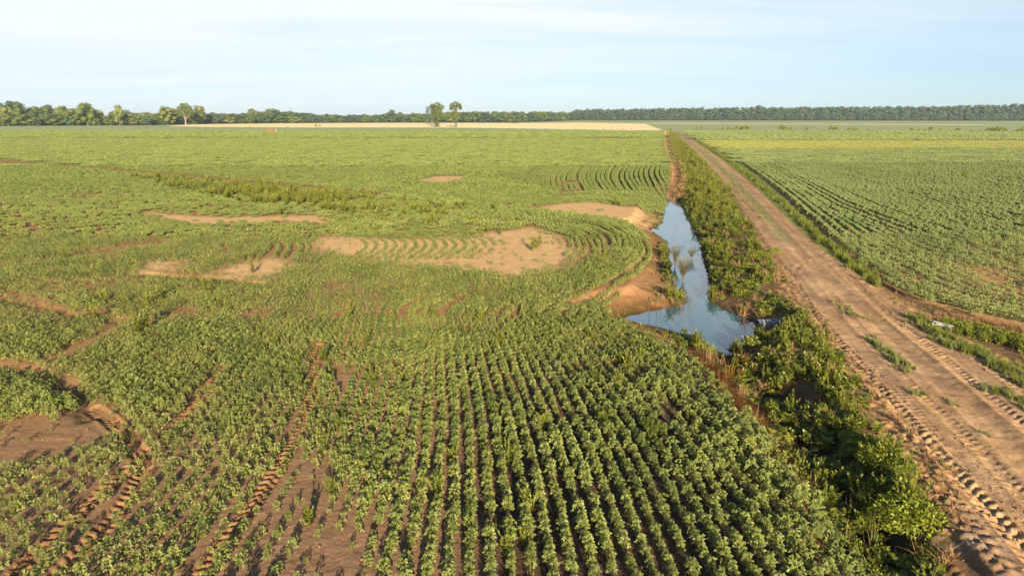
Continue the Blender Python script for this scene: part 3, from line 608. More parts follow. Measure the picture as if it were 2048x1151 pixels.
def rows(field, poly, sep, step, y0, y1, seeds, maxn=400000):
    fx0, fy0, cell, ang = field; nx, ny = ang.shape
    # region mask
    mc = .5; mx0, my0 = -130., 8.; mnx = int(300/mc); mny = int((y1+4-my0)/mc)
    A, B = np.meshgrid(mx0+(np.arange(mnx)+.5)*mc, my0+(np.arange(mny)+.5)*mc, indexing='ij')
    a = A.ravel(); b = B.ravel()
    px, py, _ = proj(a, b, 0*a)
    ok = inpoly(a, b, poly) & (b > y0) & (b < y1) & (px > -160) & (px < 2208) & (py < 1290)
    ok = ok.reshape(A.shape)
    def inside(x, y):
        i = int((x-mx0)/mc); j = int((y-my0)/mc); return 0 <= i < mnx and 0 <= j < mny and ok[i, j]
    def ang_at(x, y): 
        i = min(max(int((x-fx0)/cell), 0), nx-1); j = min(max(int((y-fy0)/cell), 0), ny-1); return ang[i, j]
    gs = sep; grid = {}
    def freeat(x, y, dmin, sid):
        i = int(x//gs); j = int(y//gs); d2 = dmin*dmin
        for ii in (i-1, i, i+1):
            for jj in (j-1, j, j+1):
                for (qx, qy, qs_) in grid.get((ii, jj), ()):
                    if qs_ != sid and (qx-x)**2+(qy-y)**2 < d2: return False
        return True
    lines = []; queue = list(seeds); qi = 0; sid = 0; total = 0
    while qi < len(queue) and total < maxn:
        x, y = queue[qi]; qi += 1
        if not inside(x, y) or not freeat(x, y, sep*.8, -1): continue
        sid += 1; pts = []
        for sgn in (1, -1):
            cx, cy = x, y; a0 = ang_at(cx, cy); hx, hy = math.cos(a0)*sgn, math.sin(a0)*sgn; seg = []
            for k in range(2000):
                a_ = ang_at(cx+hx*step*.5, cy+hy*step*.5); vx, vy = math.cos(a_), math.sin(a_)
                if vx*hx+vy*hy < 0: vx, vy = -vx, -vy
                hx, hy = hx*.5+vx*.5, hy*.5+vy*.5; l = math.hypot(hx, hy); hx /= l; hy /= l
                cx += hx*step; cy += hy*step
                if not inside(cx, cy) or not freeat(cx, cy, sep*.6, sid): break
                seg.append((cx, cy))
                grid.setdefault((int(cx//gs), int(cy//gs)), []).append((cx, cy, sid))
            pts = seg[::-1]+[(x, y)]+pts if sgn == 1 else pts+seg
            if sgn == 1: pts = pts[::-1][::-1]
        grid.setdefault((int(x//gs), int(y//gs)), []).append((x, y, sid))
        # pts runs: reversed forward part, start, backward part
        if len(pts) < 4: continue
        total += len(pts); lines.append(np.array(pts))
        for k in range(0, len(pts), max(1, int(1.2/step))):
            i0 = max(0, k-1); i1 = min(len(pts)-1, k+1); tx = pts[i1][0]-pts[i0][0]; ty = pts[i1][1]-pts[i0][1]; l = math.hypot(tx, ty)+1e-9
            for s_ in (1, -1): queue.append((pts[k][0]-ty/l*sep*s_, pts[k][1]+tx/l*sep*s_))
    return lines
import time; T0 = time.time()
SEP = .49
seedL = [tuple(P(900, 850))]
seedL += [(x, y) for x in np.arange(-128, 60, 3.) for y in np.arange(14, 150, 3.)]
FL = dirfield(GUIDES, -130, 60, 8, 160, 1.0)
def phase_rows(guides, x0, x1, y0, y1, sep, step):
    h = .5; f0 = dirfield(guides, x0, x1, y0, y1, h); A_ = f0[3]; A_ = np.where(A_ < 0, A_+math.pi, A_)      # row heading in 0..pi
    nx_, ny_ = np.sin(A_), -np.cos(A_)
    ph = np.zeros_like(A_); ph += (np.arange(A_.shape[0])*h)[:, None]
    gxm = (nx_[1:]+nx_[:-1])/2*h; gym = (ny_[:, 1:]+ny_[:, :-1])/2*h
    for it in range(6000):
        acc = np.zeros_like(ph); cnt = np.zeros_like(ph)
        acc[1:] += ph[:-1]+gxm; cnt[1:] += 1; acc[:-1] += ph[1:]-gxm; cnt[:-1] += 1
        acc[:, 1:] += ph[:, :-1]+gym; cnt[:, 1:] += 1; acc[:, :-1] += ph[:, 1:]-gym; cnt[:, :-1] += 1
        ph = ph*-.0+acc/cnt
    xs = x0+np.arange(ph.shape[0])*h; P_ = []; T_ = []
    for y in np.arange(y0, y1-h, step):
        j = (y-y0)/h; j0 = int(j); fr = j-j0; row = ph[:, j0]*(1-fr)+ph[:, min(j0+1, ph.shape[1]-1)]*fr
        if not (np.diff(row) > 1e-3).all(): row = np.maximum.accumulate(row+np.arange(len(row))*1e-5)
        kk_ = np.arange(math.ceil(row[0]/sep), math.floor(row[-1]/sep)+1)*sep; x = np.interp(kk_, row, xs); P_.append(np.column_stack([x, np.full(len(x), y)]))
    P_ = np.vstack(P_); ai = np.clip(((P_[:, 0]-x0)/h).astype(int), 0, A_.shape[0]-1); aj = np.clip(((P_[:, 1]-y0)/h).astype(int), 0, A_.shape[1]-1)
    return P_, np.abs(np.sin(A_[ai, aj]))
YS = 36.0
G_NEAR = [g_ for g_ in GUIDES[:10]]+[[(80,729),(229,664),(300,640)], [(160,800),(330,690),(440,640)], [(-100,850),(0,825),(150,780)]]
FGP, FGC = phase_rows(G_NEAR, -40, 16, 11, YS+1, .475, .14)
k_ = (rng.random(len(FGP)) < 1/np.maximum(FGC, .35)*.80) & (FGP[:, 1] < YS) & inpoly(FGP[:, 0], FGP[:, 1], CROPL)
FGP = FGP[k_]; px_, py_, _ = proj(FGP[:, 0], FGP[:, 1], 0*FGP[:, 0]); FGP = FGP[(px_ > -160) & (py_ < 1290)]
LN = rows(FL, CROPL, .64, .17, YS+.1, 62, [tuple(P(1000, 560))]+seedL[1:])
ARC = []
for k in range(15):
    q = smooth(PP([(668+20*k, 464+(k > 8)*2), (712+20*k, 476), (735+20*k, 490), (728+20*k, 504), (690+20*k, 522)]), 3); sg_ = np.hypot(*np.diff(q, axis=0).T); cs_ = np.concatenate([[0], np.cumsum(sg_)]); t_ = np.arange(0, cs_[-1], .27)
    ARC.append(np.column_stack([np.interp(t_, cs_, q[:, 0]), np.interp(t_, cs_, q[:, 1])])[rng.random(len(t_)) < (.92 if k < 11 else .92-.18*(k-10))])
ARC = np.vstack(ARC)
LM = rows(FL, CROPL, .84, .6, 62, 150, [s for s in seedL])
FR = dirfield(GR, 5, 165, 8, 170, 1.0)
seedR = [tuple(P(1750, 500))]+[(x, y) for x in np.arange(5, 150, 4.) for y in np.arange(14, 160, 4.)]
RN = rows(FR, CROPR, .70, .22, 8, 62, seedR)
RM = rows(FR, CROPR, .78, .6, 62, 160, seedR)
print('rows', len(LN), len(LM), len(RN), len(RM), 'time', time.time()-T0)

def density(X, Y, left=True):
    D = np.ones(len(X)); S = np.ones(len(X))
    if left:
        px, py, _ = proj(X, Y, 0*X)
        # weak stands where the water lay
        n = fbm(X*.25, Y*.18, 101, 3)
        mid = sst(py, 290, 340)*(1-sst(py, 600, 680))*(1-sst(px, 500, 1250))
        D *= 1-mid*.42*sst(n, .55, .70); S *= 1-.15*mid
        low = sst(py, 800, 960)*(1-sst(px, 560, 760)); D *= 1-low*.26*sst(n, .48, .66); S *= 1-.06*low; S *= 1-.02*(1-sst(px, 500, 850))*sst(py, 560, 640)
        S *= (.77+.03*sst(Y, 34, 40))*(1+.4*(fbm(X*.5, Y*.5, 411, 3)-.5)*2)*1.12; S *= 1+.12*sst(px, 1200, 1500)*sst(py, 640, 760); S *= 1-.10*sst(py, 900, 1100)*sst(px, 700, 900)*(1-sst(px, 1300, 1450))
        for poly, d_, s_ in BARE:
            jx = X+(vn(X*1.3, Y*1.3, 5)-.5)*.9; jy = Y+(vn(X*1.3, Y*1.3, 8)-.5)*1.3
            dd_, _, _ = pldist(jx, jy, poly, closed=True, reach=3); i = inpoly(jx, jy, poly); sd = np.where(i, dd_, -dd_)
            wd_ = 1.6 if abs(poly[:, 1].mean()) > 38 else .35
            a_ = sst(sd+.25*wd_*(vn(X*2.1, Y*1.4, 77)-.2), -wd_, wd_); D *= 1-a_*(1-d_); S *= 1-a_*(1-max(s_, .68))
        d, _, _ = pldist(X, Y, LEVEE, reach=3); D[(d < .95) & (px < 780)] *= .06
        for pl, hw, *_r in TRK_FIELD:
            d, _, _ = pldist(X, Y, pl, reach=2); D[d < hw*1.1] *= .48; S[d < hw*1.1] *= .8
    else:
        n = fbm(X*.3, Y*.2, 131, 3)
        D *= 1-.5*sst(n, .62, .72)
        px, py, _ = proj(X, Y, 0*X)
        k = np.exp(-((px-1990)/60)**2-((py-555)/25)**2); D *= 1-.7*k; S *= 1-.3*k
    return D, S
# ---- near plants, one by one
def plants(lines, left):
    P_ = np.vstack(lines+([FGP] if left else [])); A_ = np.zeros(len(P_))
    P_ = P_+rng.normal(0, .025, P_.shape)
    D, S = density(P_[:, 0], P_[:, 1], left)
    k = rng.random(len(P_)) < D*.95
    return P_[k], A_[k], S[k]
PN, AN, SN = plants(LN, True); PN = np.vstack([PN, ARC+rng.normal(0, .05, ARC.shape)]); AN = np.zeros(len(PN)); SN = np.concatenate([SN, rng.uniform(.6, .85, len(ARC))]); QN, BN, TN = plants(RN, False)
ZN = height(PN[:, 0], PN[:, 1], False); ZQ = height(QN[:, 0], QN[:, 1], False)
LEAFN = 30.0
soyA = [soy('soybean_plant', i, 16, .54+.03*(i % 3), .108, .080) for i in range(7)]
soyB = [soy('soybean_plant_simple', i, 14, .48, .125, .088, False) for i in range(5)]
soyC = [soy('soybean_plant_right', i, 14, .52, .145, .095, False, M_SOYR) for i in range(5)]
def rs(n, S, zs=1.0, tilt=.08):
    rot = np.stack([rng.normal(0, tilt, n), rng.normal(0, tilt, n), rng.normal(0, .55, n)], -1)
    s = S*rng.uniform(.70, 1.32, n); return rot, np.stack([s, s, s*zs*rng.uniform(.9, 1.1, n)], -1)
dist = np.hypot(PN[:, 0], PN[:, 1])
px, py, _ = proj(PN[:, 0], PN[:, 1], ZN+.2)
vis = (px > 8) & (px < 2040) & (py > 0) & (py < 1140)
order = np.argsort(np.where(vis, dist, 1e9))[:300]
ind = np.zeros(len(PN), bool); ind[order] = True
for i in np.where(ind)[0]:
    o = link('soybean_plant', soyA[i % 7], loc=(PN[i, 0], PN[i, 1], ZN[i]), rz=rng.normal(0, .55), s=SN[i]*rng.uniform(.72, 1.3))
    tag(o, 'leafy green soybean plant in the nearest crop rows at the bottom edge', 'soybean plant', 'soybean plants in the nearest rows')
nearm = (~ind) & (dist < LEAFN); midm = dist >= LEAFN
r_, s_ = rs(nearm.sum(), SN[nearm]); scatter('soybean_rows', np.column_stack([PN[nearm], ZN[nearm]]), r_, s_, soyA, 'green soybean rows fanning through the foreground field', 'soybean crop')
r_, s_ = rs(midm.sum(), SN[midm]*1.06); scatter('soybean_rows', np.column_stack([PN[midm], ZN[midm]]), r_, s_, soyB, 'curving soybean rows round the sandy bare patches', 'soybean crop')
r_, s_ = rs(len(QN), TN*1.08); scatter('soybean_rows', np.column_stack([QN, ZQ]), r_, s_, soyC, 'dense soybean rows on the right of the dirt road', 'soybean crop')
# ---- middle distance: row pieces
NB = 12
segM = [soyseg('soybean_row_piece_%02d' % (b_*2+i), .66, 64, .46, .30, .16, M_SOYF, (b_+.5)*math.pi/NB) for b_ in range(NB) for i in range(2)]
segR = [soyseg('soybean_row_piece_right_%02d' % (b_*2+i), .66, 72, .48, .32, .16, M_SOYR, (b_+.5)*math.pi/NB) for b_ in range(NB) for i in range(2)]
def pieces(lines, left, protos, nm, lab):
    P_ = np.vstack(lines); A_ = np.concatenate([np.arctan2(np.gradient(l[:, 1]), np.gradient(l[:, 0])) for l in lines])
    px_, _, _ = proj(P_[:, 0], P_[:, 1], 0*P_[:, 0]); jw = (.30*(1-sst(px_, 1000, 1130)) if left else .09); P_ = P_+rng.normal(0, 1, P_.shape)*np.reshape(jw, (-1, 1))
    D, S = density(P_[:, 0], P_[:, 1], left); k = rng.random(len(P_)) < np.clip(D*1.05, 0, 1)
    P_, A_, S = P_[k], A_[k], S[k]; Z_ = height(P_[:, 0], P_[:, 1], False)
    n = len(P_); Am = A_ % math.pi; bi = np.clip((Am*NB/math.pi).astype(int), 0, NB-1); rot = np.stack([np.zeros(n), np.zeros(n), Am-(bi+.5)*math.pi/NB], -1); s = S*rng.uniform(.85, 1.15, n)
    scatter(nm, np.column_stack([P_, Z_]), rot, np.stack([np.ones(n)*1.05, s, s], -1), protos, lab, 'soybean crop', pick=bi*2+rng.integers(0, 2, n))
    return n
c1 = pieces(LM, True, segM, 'soybean_rows', 'distant wavy soybean rows left of the ditch')
c2 = pieces(RM, False, segR, 'soybean_rows', 'distant soybean rows on the right field')
print('plants', ind.sum(), nearm.sum(), midm.sum(), len(QN), c1, c2, 'time', time.time()-T0)
# ---- far canopy tiles
def tile(name, mat, sz, n, ls):
    mb = MB()
    for i in range(n):
        x, y = rng.uniform(-sz/2, sz/2, 2); z = .28+.12*vn(np.array([x*1.1]), np.array([y*1.1]), 4)[0]*2*.6; az = rng.uniform(0, 6.28); t_ = rng.uniform(-.4, .5)
        d = np.array([math.cos(az)*math.cos(t_), math.sin(az)*math.cos(t_), math.sin(t_)]); s_ = ls*rng.uniform(.6, 1.3)
        leaf(mb, (x, y, z*ls/.24), d, np.array([rng.normal(0, .35), rng.normal(0, .35), .6])+SUNV*1.0, s_, s_*.8, .3, False)
    return mb.mesh(name, mat)
tl = [tile('soybean_canopy_patch', M_SOYF, 4.6, 420, .24) for i in range(4)]; tr2 = [tile('soybean_canopy_patch_right', M_SOYR, 4.6, 420, .24) for i in range(4)]
tlf = [tile('soybean_canopy_sheet', M_SOYF, 10, 420, .5) for i in range(4)]; trf = [tile('soybean_canopy_sheet_right', M_SOYR, 10, 420, .5) for i in range(4)]
def tiles(poly, y0, y1, protos, nm, lab, x0, x1, st=4.2):
    A, B = np.meshgrid(np.arange(x0, x1, st), np.arange(y0, y1, st)); a = A.ravel()+rng.uniform(-.8, .8, A.size); b = B.ravel()+rng.uniform(-.8, .8, A.size)
    px, py, _ = proj(a, b, 0*a); k = inpoly(a, b, poly) & (px > -80) & (px < 2130)
    for bp_, d_, s_ in BARE:
        if d_ < .2: dd, _, _ = pldist(a, b, bp_, closed=True, reach=6); k &= ~inpoly(a, b, bp_) & (dd > 1.5)
    d, _, _ = pldist(a, b, LEVEE, reach=5); k &= d > 2.6
    a, b = a[k], b[k]; z = height(a, b, False); n = len(a)
    scatter(nm, np.column_stack([a, b, z]), np.stack([0*a, 0*a, rng.normal(0, .2, n)], -1), np.ones((n, 3))*np.array([1, 1, 1])*rng.uniform(.8, 1.2, n)[:, None], protos, lab, 'soybean crop'); return n
print(tiles(CROPL, 331, 720, tlf, 'soybean_canopy', 'farthest even green soybean canopy left of the road', -580, 200, 9.), tiles(CROPR, 301, 480, trf, 'soybean_canopy', 'farthest even green soybean canopy right of the road', 60, 420, 9.))
print(tiles(CROPL, 151, 330, tl, 'soybean_canopy', 'far smooth green soybean canopy left of the road', -270, 110), tiles(CROPR, 161, 300, tr2, 'soybean_canopy', 'far smooth green soybean canopy right of the road', 30, 260))
# ------------------------------------------------------------------ weeds, bushes, grasses
def dock(name, n=16, l=.30, mat=None, up=.5):
    mb = MB()
    for i in range(n):
        az = i*2.4+rng.uniform(-.4, .4); e = rng.uniform(.1, 1.1); L_ = l*rng.uniform(.6, 1.15); h0 = rng.uniform(0, up)*l*1.6
        p0 = np.array([math.cos(az)*.03, math.sin(az)*.03, h0]); k = 4; prev = None; W_ = L_*.26
        for j in range(k+1):
            f = j/k; r = L_*f*math.cos(e*(1-.5*f)); z = h0+L_*f*math.sin(e)-L_*.55*f*f*(1.2-e*.5)
            c = np.array([math.cos(az)*r, math.sin(az)*r, z+.03]); wv = np.array([-math.sin(az), math.cos(az), 0])*W_*math.sin(math.pi*min(1, .12+f*.88))**.7
            cur = (c-wv, c+np.array([0, 0, -.012]), c+wv)
            if prev: mb.add(np.array(prev+cur), (), [(0,1,4,3),(1,2,5,4)])
            prev = cur
    return mb.mesh(name, mat or M_DOCK)
def bush(name, rad, h, n, ls, mat, sq=1.0):
    mb = MB()
    lob = [(rng.normal(0, rad*.10), rng.normal(0, rad*.10), h*rng.uniform(.38, .55), rng.uniform(.6, .8)) for _ in range(6)]
    for q_ in lob: mb.tube([(0, 0, -.03), (q_[0]*.5, q_[1]*.5, q_[2]*.6), (q_[0], q_[1], q_[2]*1.1)], .006, 4)
    for i in range(n):
        lx, ly, lz, lr = lob[i % 6]; v = rng.normal(0, 1, 3); v /= np.linalg.norm(v); v[2] = abs(v[2])*1.1-.25
        q = rng.uniform(.55, 1)**.5
        p = np.array([lx+v[0]*rad*lr*q, ly+v[1]*rad*lr*q, max(.02, lz+v[2]*h*.55*q)])
        d = v+rng.normal(0, .6, 3); s_ = ls*rng.uniform(.6, 1.3); leaf(mb, p, d, v+np.array([0, 0, .8])+rng.normal(0, .3, 3), s_, s_*.5*sq, .3, False)
    return mb.mesh(name, mat)
def tallweed(name, nst, h, mat, spread=.22, lf=.07, nl=14):
    mb = MB()
    for i in range(nst):
        az = rng.uniform(0, 6.28); r0 = rng.uniform(0, spread*.35); tl_ = rng.uniform(.02, .38); hh = h*rng.uniform(.6, 1.1)
        a = np.array([math.cos(az), math.sin(az), 0]); p = lambda f: a*(r0+tl_*hh*f*f)+np.array([0, 0, hh*f])
        mb.tube([p(f) for f in (0, .33, .66, 1)], [.009, .008, .006, .003], 3)
        for j in range(nl):
            f = .15+.85*(j+rng.random())/nl; q = p(f); b = rng.uniform(0, 6.28); e = rng.uniform(.1, .9)+f*.5
            leaf(mb, q, (math.cos(b)*math.cos(e), math.sin(b)*math.cos(e), math.sin(e)), (0, 0, 1.2), lf*rng.uniform(.7, 1.3)*(1.25-.55*f), lf*.34, .2, False)
    return mb.mesh(name, mat)
def tuft(name, n, h, mat, spread=.12, bw=.012, lean=.5):
    mb = MB()
    for i in range(n):
        az = rng.uniform(0, 6.28); hh = h*rng.uniform(.45, 1.1); ln = rng.uniform(.05, lean); r = rng.uniform(0, spread)
        a = np.array([math.cos(az), math.sin(az), 0]); wv = np.array([-math.sin(az), math.cos(az), 0])*bw; b0 = rng.uniform(0, 6.28)
        o_ = np.array([math.cos(b0), math.sin(b0), 0])*r; V = []
        for f, ww in ((0, 1), (.5, .8), (.85, .4)):
            c = o_+a*(ln*hh*f*f*1.6)+np.array([0, 0, hh*f*(1-.25*ln*f)]); V += [c-wv*ww, c+wv*ww]
        V.append(o_+a*(ln*hh*1.6)+np.array([0, 0, hh*(1-.3*ln)])); mb.add(V, [(4,5,6)], [(0,1,3,2),(2,3,5,4)])
    return mb.mesh(name, mat)
docks = [dock('dock_plant', 15+i, .25+.015*i) for i in range(4)]
bushl = [bush('leafy_weed', .34, .42, 150, .10, M_DOCK) for i in range(3)]
bushg = [bush('round_bush', .62, .62, 1500, .055, M_BUSH) for i in range(3)]
weedt = [tallweed('tall_weed', 7+i, .72, M_WEEDF if i % 2 else M_WEED, .28, .13, 26) for i in range(4)]
weedf = [tallweed('tall_weed_far', 9, .95, M_WEEDF, .30, .18, 12) for i in range(3)]
tufts = [tuft('grass_tuft', 34, .34, M_GRASS) for i in range(3)]
tuftg = [tuft('grass_tuft_green', 40, .5, M_WEED, .14, .014) for i in range(3)]
tuftd = [tuft('dry_grass_tuft', 34, .55, M_DRY, .16, .011, .9) for i in range(3)]
tuftb = [tuft('dead_grass_tuft', 40, .34, M_DEAD, .2, .011, 1.6) for i in range(3)]
tuftr = [tallweed('rust_weed', 10, .8, M_RUSTW, .25, .08, 12) for i in range(2)]
def roadside_pts(n, test, xr, yr):
    x = rng.uniform(*xr, n); y = rng.uniform(*yr, n)
    return x, y
def place_set(name, pos, protos, label, cat, group, smin=.7, smax=1.3, sarr=None):
    for i, (x, y) in enumerate(pos):
        z = float(height(np.array([x]), np.array([y]), False)[0]); s_ = rng.uniform(smin, smax)*(sarr[i] if sarr is not None else 1)
        tag(link(name, protos[i % len(protos)], loc=(x, y, z-.01), rz=rng.uniform(0, 6.28), s=s_), label, cat, group)
def cxat(y): return np.interp(y, [20, 28, 33, 38, 45, 58, 75, 90, 120, 420], [8.0, 8.6, 9.2, 9.4, 10.6, 12.8, 17.5, 21.5, 30, 97])
def bankpts(n, y0, y1):
    y = rng.uniform(y0, y1, n); xl = np.interp(y, *PP(CROP_EDGE)[::-1][:, ::-1].T[[0, 1]]) if False else None
    x0, x1 = P(1000, 300)[0], 140
    e = CEDG; rl = PP(ROAD_L); eo = np.argsort(e[:, 1]); ro = np.argsort(rl[:, 1])
    xa = np.interp(y, e[eo, 1], e[eo, 0]); xb = np.interp(y, rl[ro, 1], rl[ro, 0])
    f = rng.random(n); x = xa+(xb-xa-.1)*f
    d, _, _ = pldist(x, y, WATER, closed=True); i = inpoly(x, y, WATER)
    dn, _, tn = pldist(x, y, DITCH_N); df, _, tf = pldist(x, y, DITCH_F)
    return x, y, f, np.where(i, -d, d), dn, df, xa, xb
# right bank, from the pond shoulder to the road
x, y, f, dw_, dn_, df_, xa, xb = bankpts(26000, 13, 72)
right = np.where(y > 31.5, x > cxat(y), (x > np.interp(y, DITCH_N[::-1, 1], DITCH_N[::-1, 0])-.75)) & (dw_ > .12)
nn = fbm(x*.6, y*.6, 201, 3)
gapn = sst(nn, .56, .66)
dno, _, _ = pldist(x, y, PP([(1490,660),(1530,655),(1560,652)], -.6)); dfr, _, _ = pldist(x, y, PP([(1500,672),(1545,672)], -.6)); right &= (dno > .75) & (dfr > .5) & ((y > 24) | (x < xb-.55))
keep = right & (rng.random(len(x)) < ((.125+.06*(nn < .45))*(1-gapn*.95))*np.where(xb-x < .5, .45, 1)*np.where((dn_ < .5) & (y < 31), .5, 1)*(1.25-.01*y))
bx, by = x[keep], y[keep]; kind = rng.random(len(bx)); nn2 = fbm(bx*.35, by*.35, 207, 2)
kd = np.where(kind < .64, 0, np.where(kind < .84, 1, np.where(kind < .885, 2, np.where(kind < .95, 3, 4))))
kd = np.where((nn2 > .64) & (kind < .3), 2, kd)
spec = [('dock_plant', docks, 'broad-leaved dock plant on the dark ditch bank left of the dirt road', 'weed', 'dock plants on the ditch bank'),
        ('leafy_weed', bushl, 'low leafy weed mound on the dark ditch bank left of the dirt road', 'weed', 'leafy weeds on the ditch bank'),
        ('tall_weed', weedt, 'tall yellow-green spiky weed on the ditch bank left of the dirt road', 'weed', 'tall weeds on the ditch bank'),
        ('grass_tuft', tufts, 'thin grass tuft on the ditch bank left of the dirt road', 'grass', 'grass tufts on the ditch bank'),
        ('dry_grass_tuft', tuftd, 'withered brown grass tuft on the ditch bank left of the dirt road', 'grass', 'dry tufts on the ditch bank')]
nb_ = 0
for k, (nm, pr_, lab, ct, grp) in enumerate(spec):
    m_ = np.where(kd == k)[0]; m_ = m_[np.argsort(np.hypot(bx[m_], by[m_]))]; cut = (150, 70, 40, 25, 15)[k]
    place_set(nm, np.column_stack([bx[m_[:cut]], by[m_[:cut]]]), pr_, lab, ct, grp, .75, 1.35)
    q = m_[cut:]
    if len(q):
        z = height(bx[q], by[q], False); s_ = rng.uniform(.75, 1.4, len(q)); rot = np.stack([0*s_, 0*s_, rng.uniform(0, 6.28, len(q))], -1)
        scatter('bank_'+nm.split('_')[0]+'_cover', np.column_stack([bx[q], by[q], z]), rot, np.stack([s_]*3, -1), pr_, lab.replace('plant', 'cover').replace(' on the', ' spread on the'), 'bank weeds')
    nb_ += len(m_)
print('bank', nb_)
# brown dead grass on the left side of the near ditch and round the pond end
x, y, f, dw_, dn_, df_, xa, xb = bankpts(15000, 13, 34)
lft = (x < np.interp(y, DITCH_N[::-1, 1], DITCH_N[::-1, 0])-.3) & (y < 31.5) & (dw_ > .1)
k = lft & (rng.random(len(x)) < .11); q = np.where(k)[0]; z = height(x[q], y[q], False); s_ = rng.uniform(.5, 1.1, len(q))
scatter('dead_grass', np.column_stack([x[q], y[q], z]), np.stack([0*s_, 0*s_, rng.uniform(0, 6.28, len(q))], -1), np.stack([s_, s_, s_*.75], -1), tuftb, 'rust brown dead grass along the crop side of the near ditch', 'dead grass')
k = lft & (rng.random(len(x)) < .016); q = np.where(k)[0]
place_set('dock_plant', np.column_stack([x[q], y[q]]), docks, 'broad-leaved dock plant among the brown dead grass below the crop edge', 'weed', 'dock plants in the dead grass', .5, .9)
place_set('rust_weed', [P(1480, 745, -.5), P(1462, 752, -.5), P(1470, 735, -.6), P(1490, 728, -.6), P(1452, 765, -.5)], tuftr, 'rust orange feathery weed standing at the near end of the pond', 'weed', 'rust orange weeds by the pond end', 1., 1.35)
place_set('rust_weed', [P(1530, 742, -.3), P(1607, 650, 0)], tuftr, 'small rust orange weed alone among the green bank weeds', 'weed', 'lone rust weeds on the bank', .5, .7)
place_set('dead_grass_clump', [P(1420, 745, -.3), P(1432, 765, -.3), P(1437, 785, -.3), P(1415, 725, -.4), P(1445, 800, -.2), P(1545, 905, -.2), P(1530, 890, -.2)], tuftb+tuftd[:1], 'orange brown dead grass clump against the crop edge past the pond', 'dead grass', 'orange dead grass clumps', 1.1, 1.6)
# wiry dead stems and thin tall stalks over the near bank
xs_, ys_, fs_, dws_, dns_, dfs_, _a, _b = bankpts(1600, 14, 60); ks_ = (dws_ > .1) & (rng.random(1600) < .22) & (xs_ > np.where(ys_ > 31.5, cxat(ys_), -99)); q = np.where(ks_)[0]; ss_r = rng.uniform(.4, .9, len(q))
scatter('bank_dead_stems', np.column_stack([xs_[q], ys_[q], height(xs_[q], ys_[q], False)]), np.stack([0*ss_r, 0*ss_r, rng.uniform(0, 6.28, len(q))], -1), np.stack([ss_r]*3, -1), [tuft('dead_stems', 7, 1.0, M_DRY, .2, .006, .8) for i in range(3)]+[tuft('green_stems', 9, 1.0, M_GRASS, .15, .007, .5)], 'wiry pale dead stems sticking out of the ditch bank weeds', 'dead stems')
place_set('dry_brush', [P(1880+rng.uniform(-25, 25), 1120+rng.uniform(-25, 25)) for _ in range(14)], tuftd, 'pale straw coloured brush at the bottom edge beside the road shoulder', 'dead grass', 'straw brush by the shoulder', .6, .9)
# mud shelf: sparse weeds and the reed spit
x, y, f, dw_, dn_, df_, xa, xb = bankpts(9000, 30, 75)
shelf = (x < cxat(y)-.3) & (dw_ > .05)
k = shelf & (dw_ < 1.6) & (rng.random(len(x)) < .10); q = np.where(k)[0]; z = height(x[q], y[q], False); s_ = rng.uniform(.25, .5, len(q))
scatter('shore_sprouts', np.column_stack([x[q], y[q], z]), np.stack([0*s_, 0*s_, rng.uniform(0, 6.28, len(q))], -1), np.stack([s_]*3, -1), tufts+tuftd[:1], 'small green and brown sprouts along the wet mud shore', 'shore plants')
spit = [P(rng.uniform(1300, 1372), rng.uniform(583, 612), -.7) for _ in range(46)]
place_set('shore_weed', spit[:26], bushl+tufts, 'small green weed on the muddy spit in the pond', 'weed', 'weeds on the muddy spit', .35, .75)
place_set('dry_grass_tuft', spit[26:], tuftd, 'dry grass tuft on the muddy spit in the pond', 'grass', 'dry tufts on the muddy spit', .5, .8)
place_set('shore_weed', [P(1332, 672, -.5), P(1345, 676, -.5), P(1356, 682, -.5), P(1367, 690, -.5), P(1352, 672, -.6)], bushl, 'leafy green weed on the near lip of the pond below the crop corner', 'weed', 'weeds on the near pond lip', .7, 1.0)
place_set('dry_grass_tuft', [P(rng.uniform(1360, 1500), 708+rng.uniform(-4, 18), -.7) for _ in range(40)], tuftb, 'dark dry grass tuft at the near end of the pond', 'grass', 'dry tufts at the pond end', .5, .9)
# shrubs standing in the water
def twiggy(name, h, n, sp):
    mb = MB()
    for i in range(n):
        az = rng.uniform(0, 6.28); e = rng.uniform(.1, sp); a = np.array([math.cos(az), math.sin(az), 0]); hh = h*rng.uniform(.6, 1.05)
        pts = [a*(e*hh*f*f)+np.array([0, 0, hh*f-.1]) for f in (0, .4, .7, 1)]
        mb.tube(pts, [.012, .009, .006, .003], 3)
    return mb.mesh(name, M_REED), 
for (ppx, ppy, hh, sp, n_, lab) in ((1350, 531, 1.8, .42, 30, 'twiggy shrub standing in the pond nearest its muddy left shore'), (1366, 562, 1.9, .6, 46, 'largest twiggy shrub standing in mid-pond with a clear reflection'), (1383, 519, 1.1, .6, 18, 'smallest twiggy shrub standing in the pond near its right bank')):
    c_ = P(ppx, ppy, ZW); e_ = bpy.data.objects.new('water_shrub', None); COL.objects.link(e_); e_.location = (c_[0], c_[1], ZW); tag(e_, lab, 'shrub')
    link('stems', twiggy('stems', hh, n_, sp)[0], e_)
    mb = MB()
    for i in range(n_*22):
        az = rng.uniform(0, 6.28); f = rng.uniform(.35, 1); r = sp*hh*f*f*rng.uniform(.2, 1.05); z = hh*f*rng.uniform(.8, 1.02)-.1
        leaf(mb, (math.cos(az)*r, math.sin(az)*r, z), (math.cos(az), math.sin(az), .8), (0, 0, 1), .12, .05, .1, False)
    link('leaves', mb.mesh('leaves', M_TW), e_)
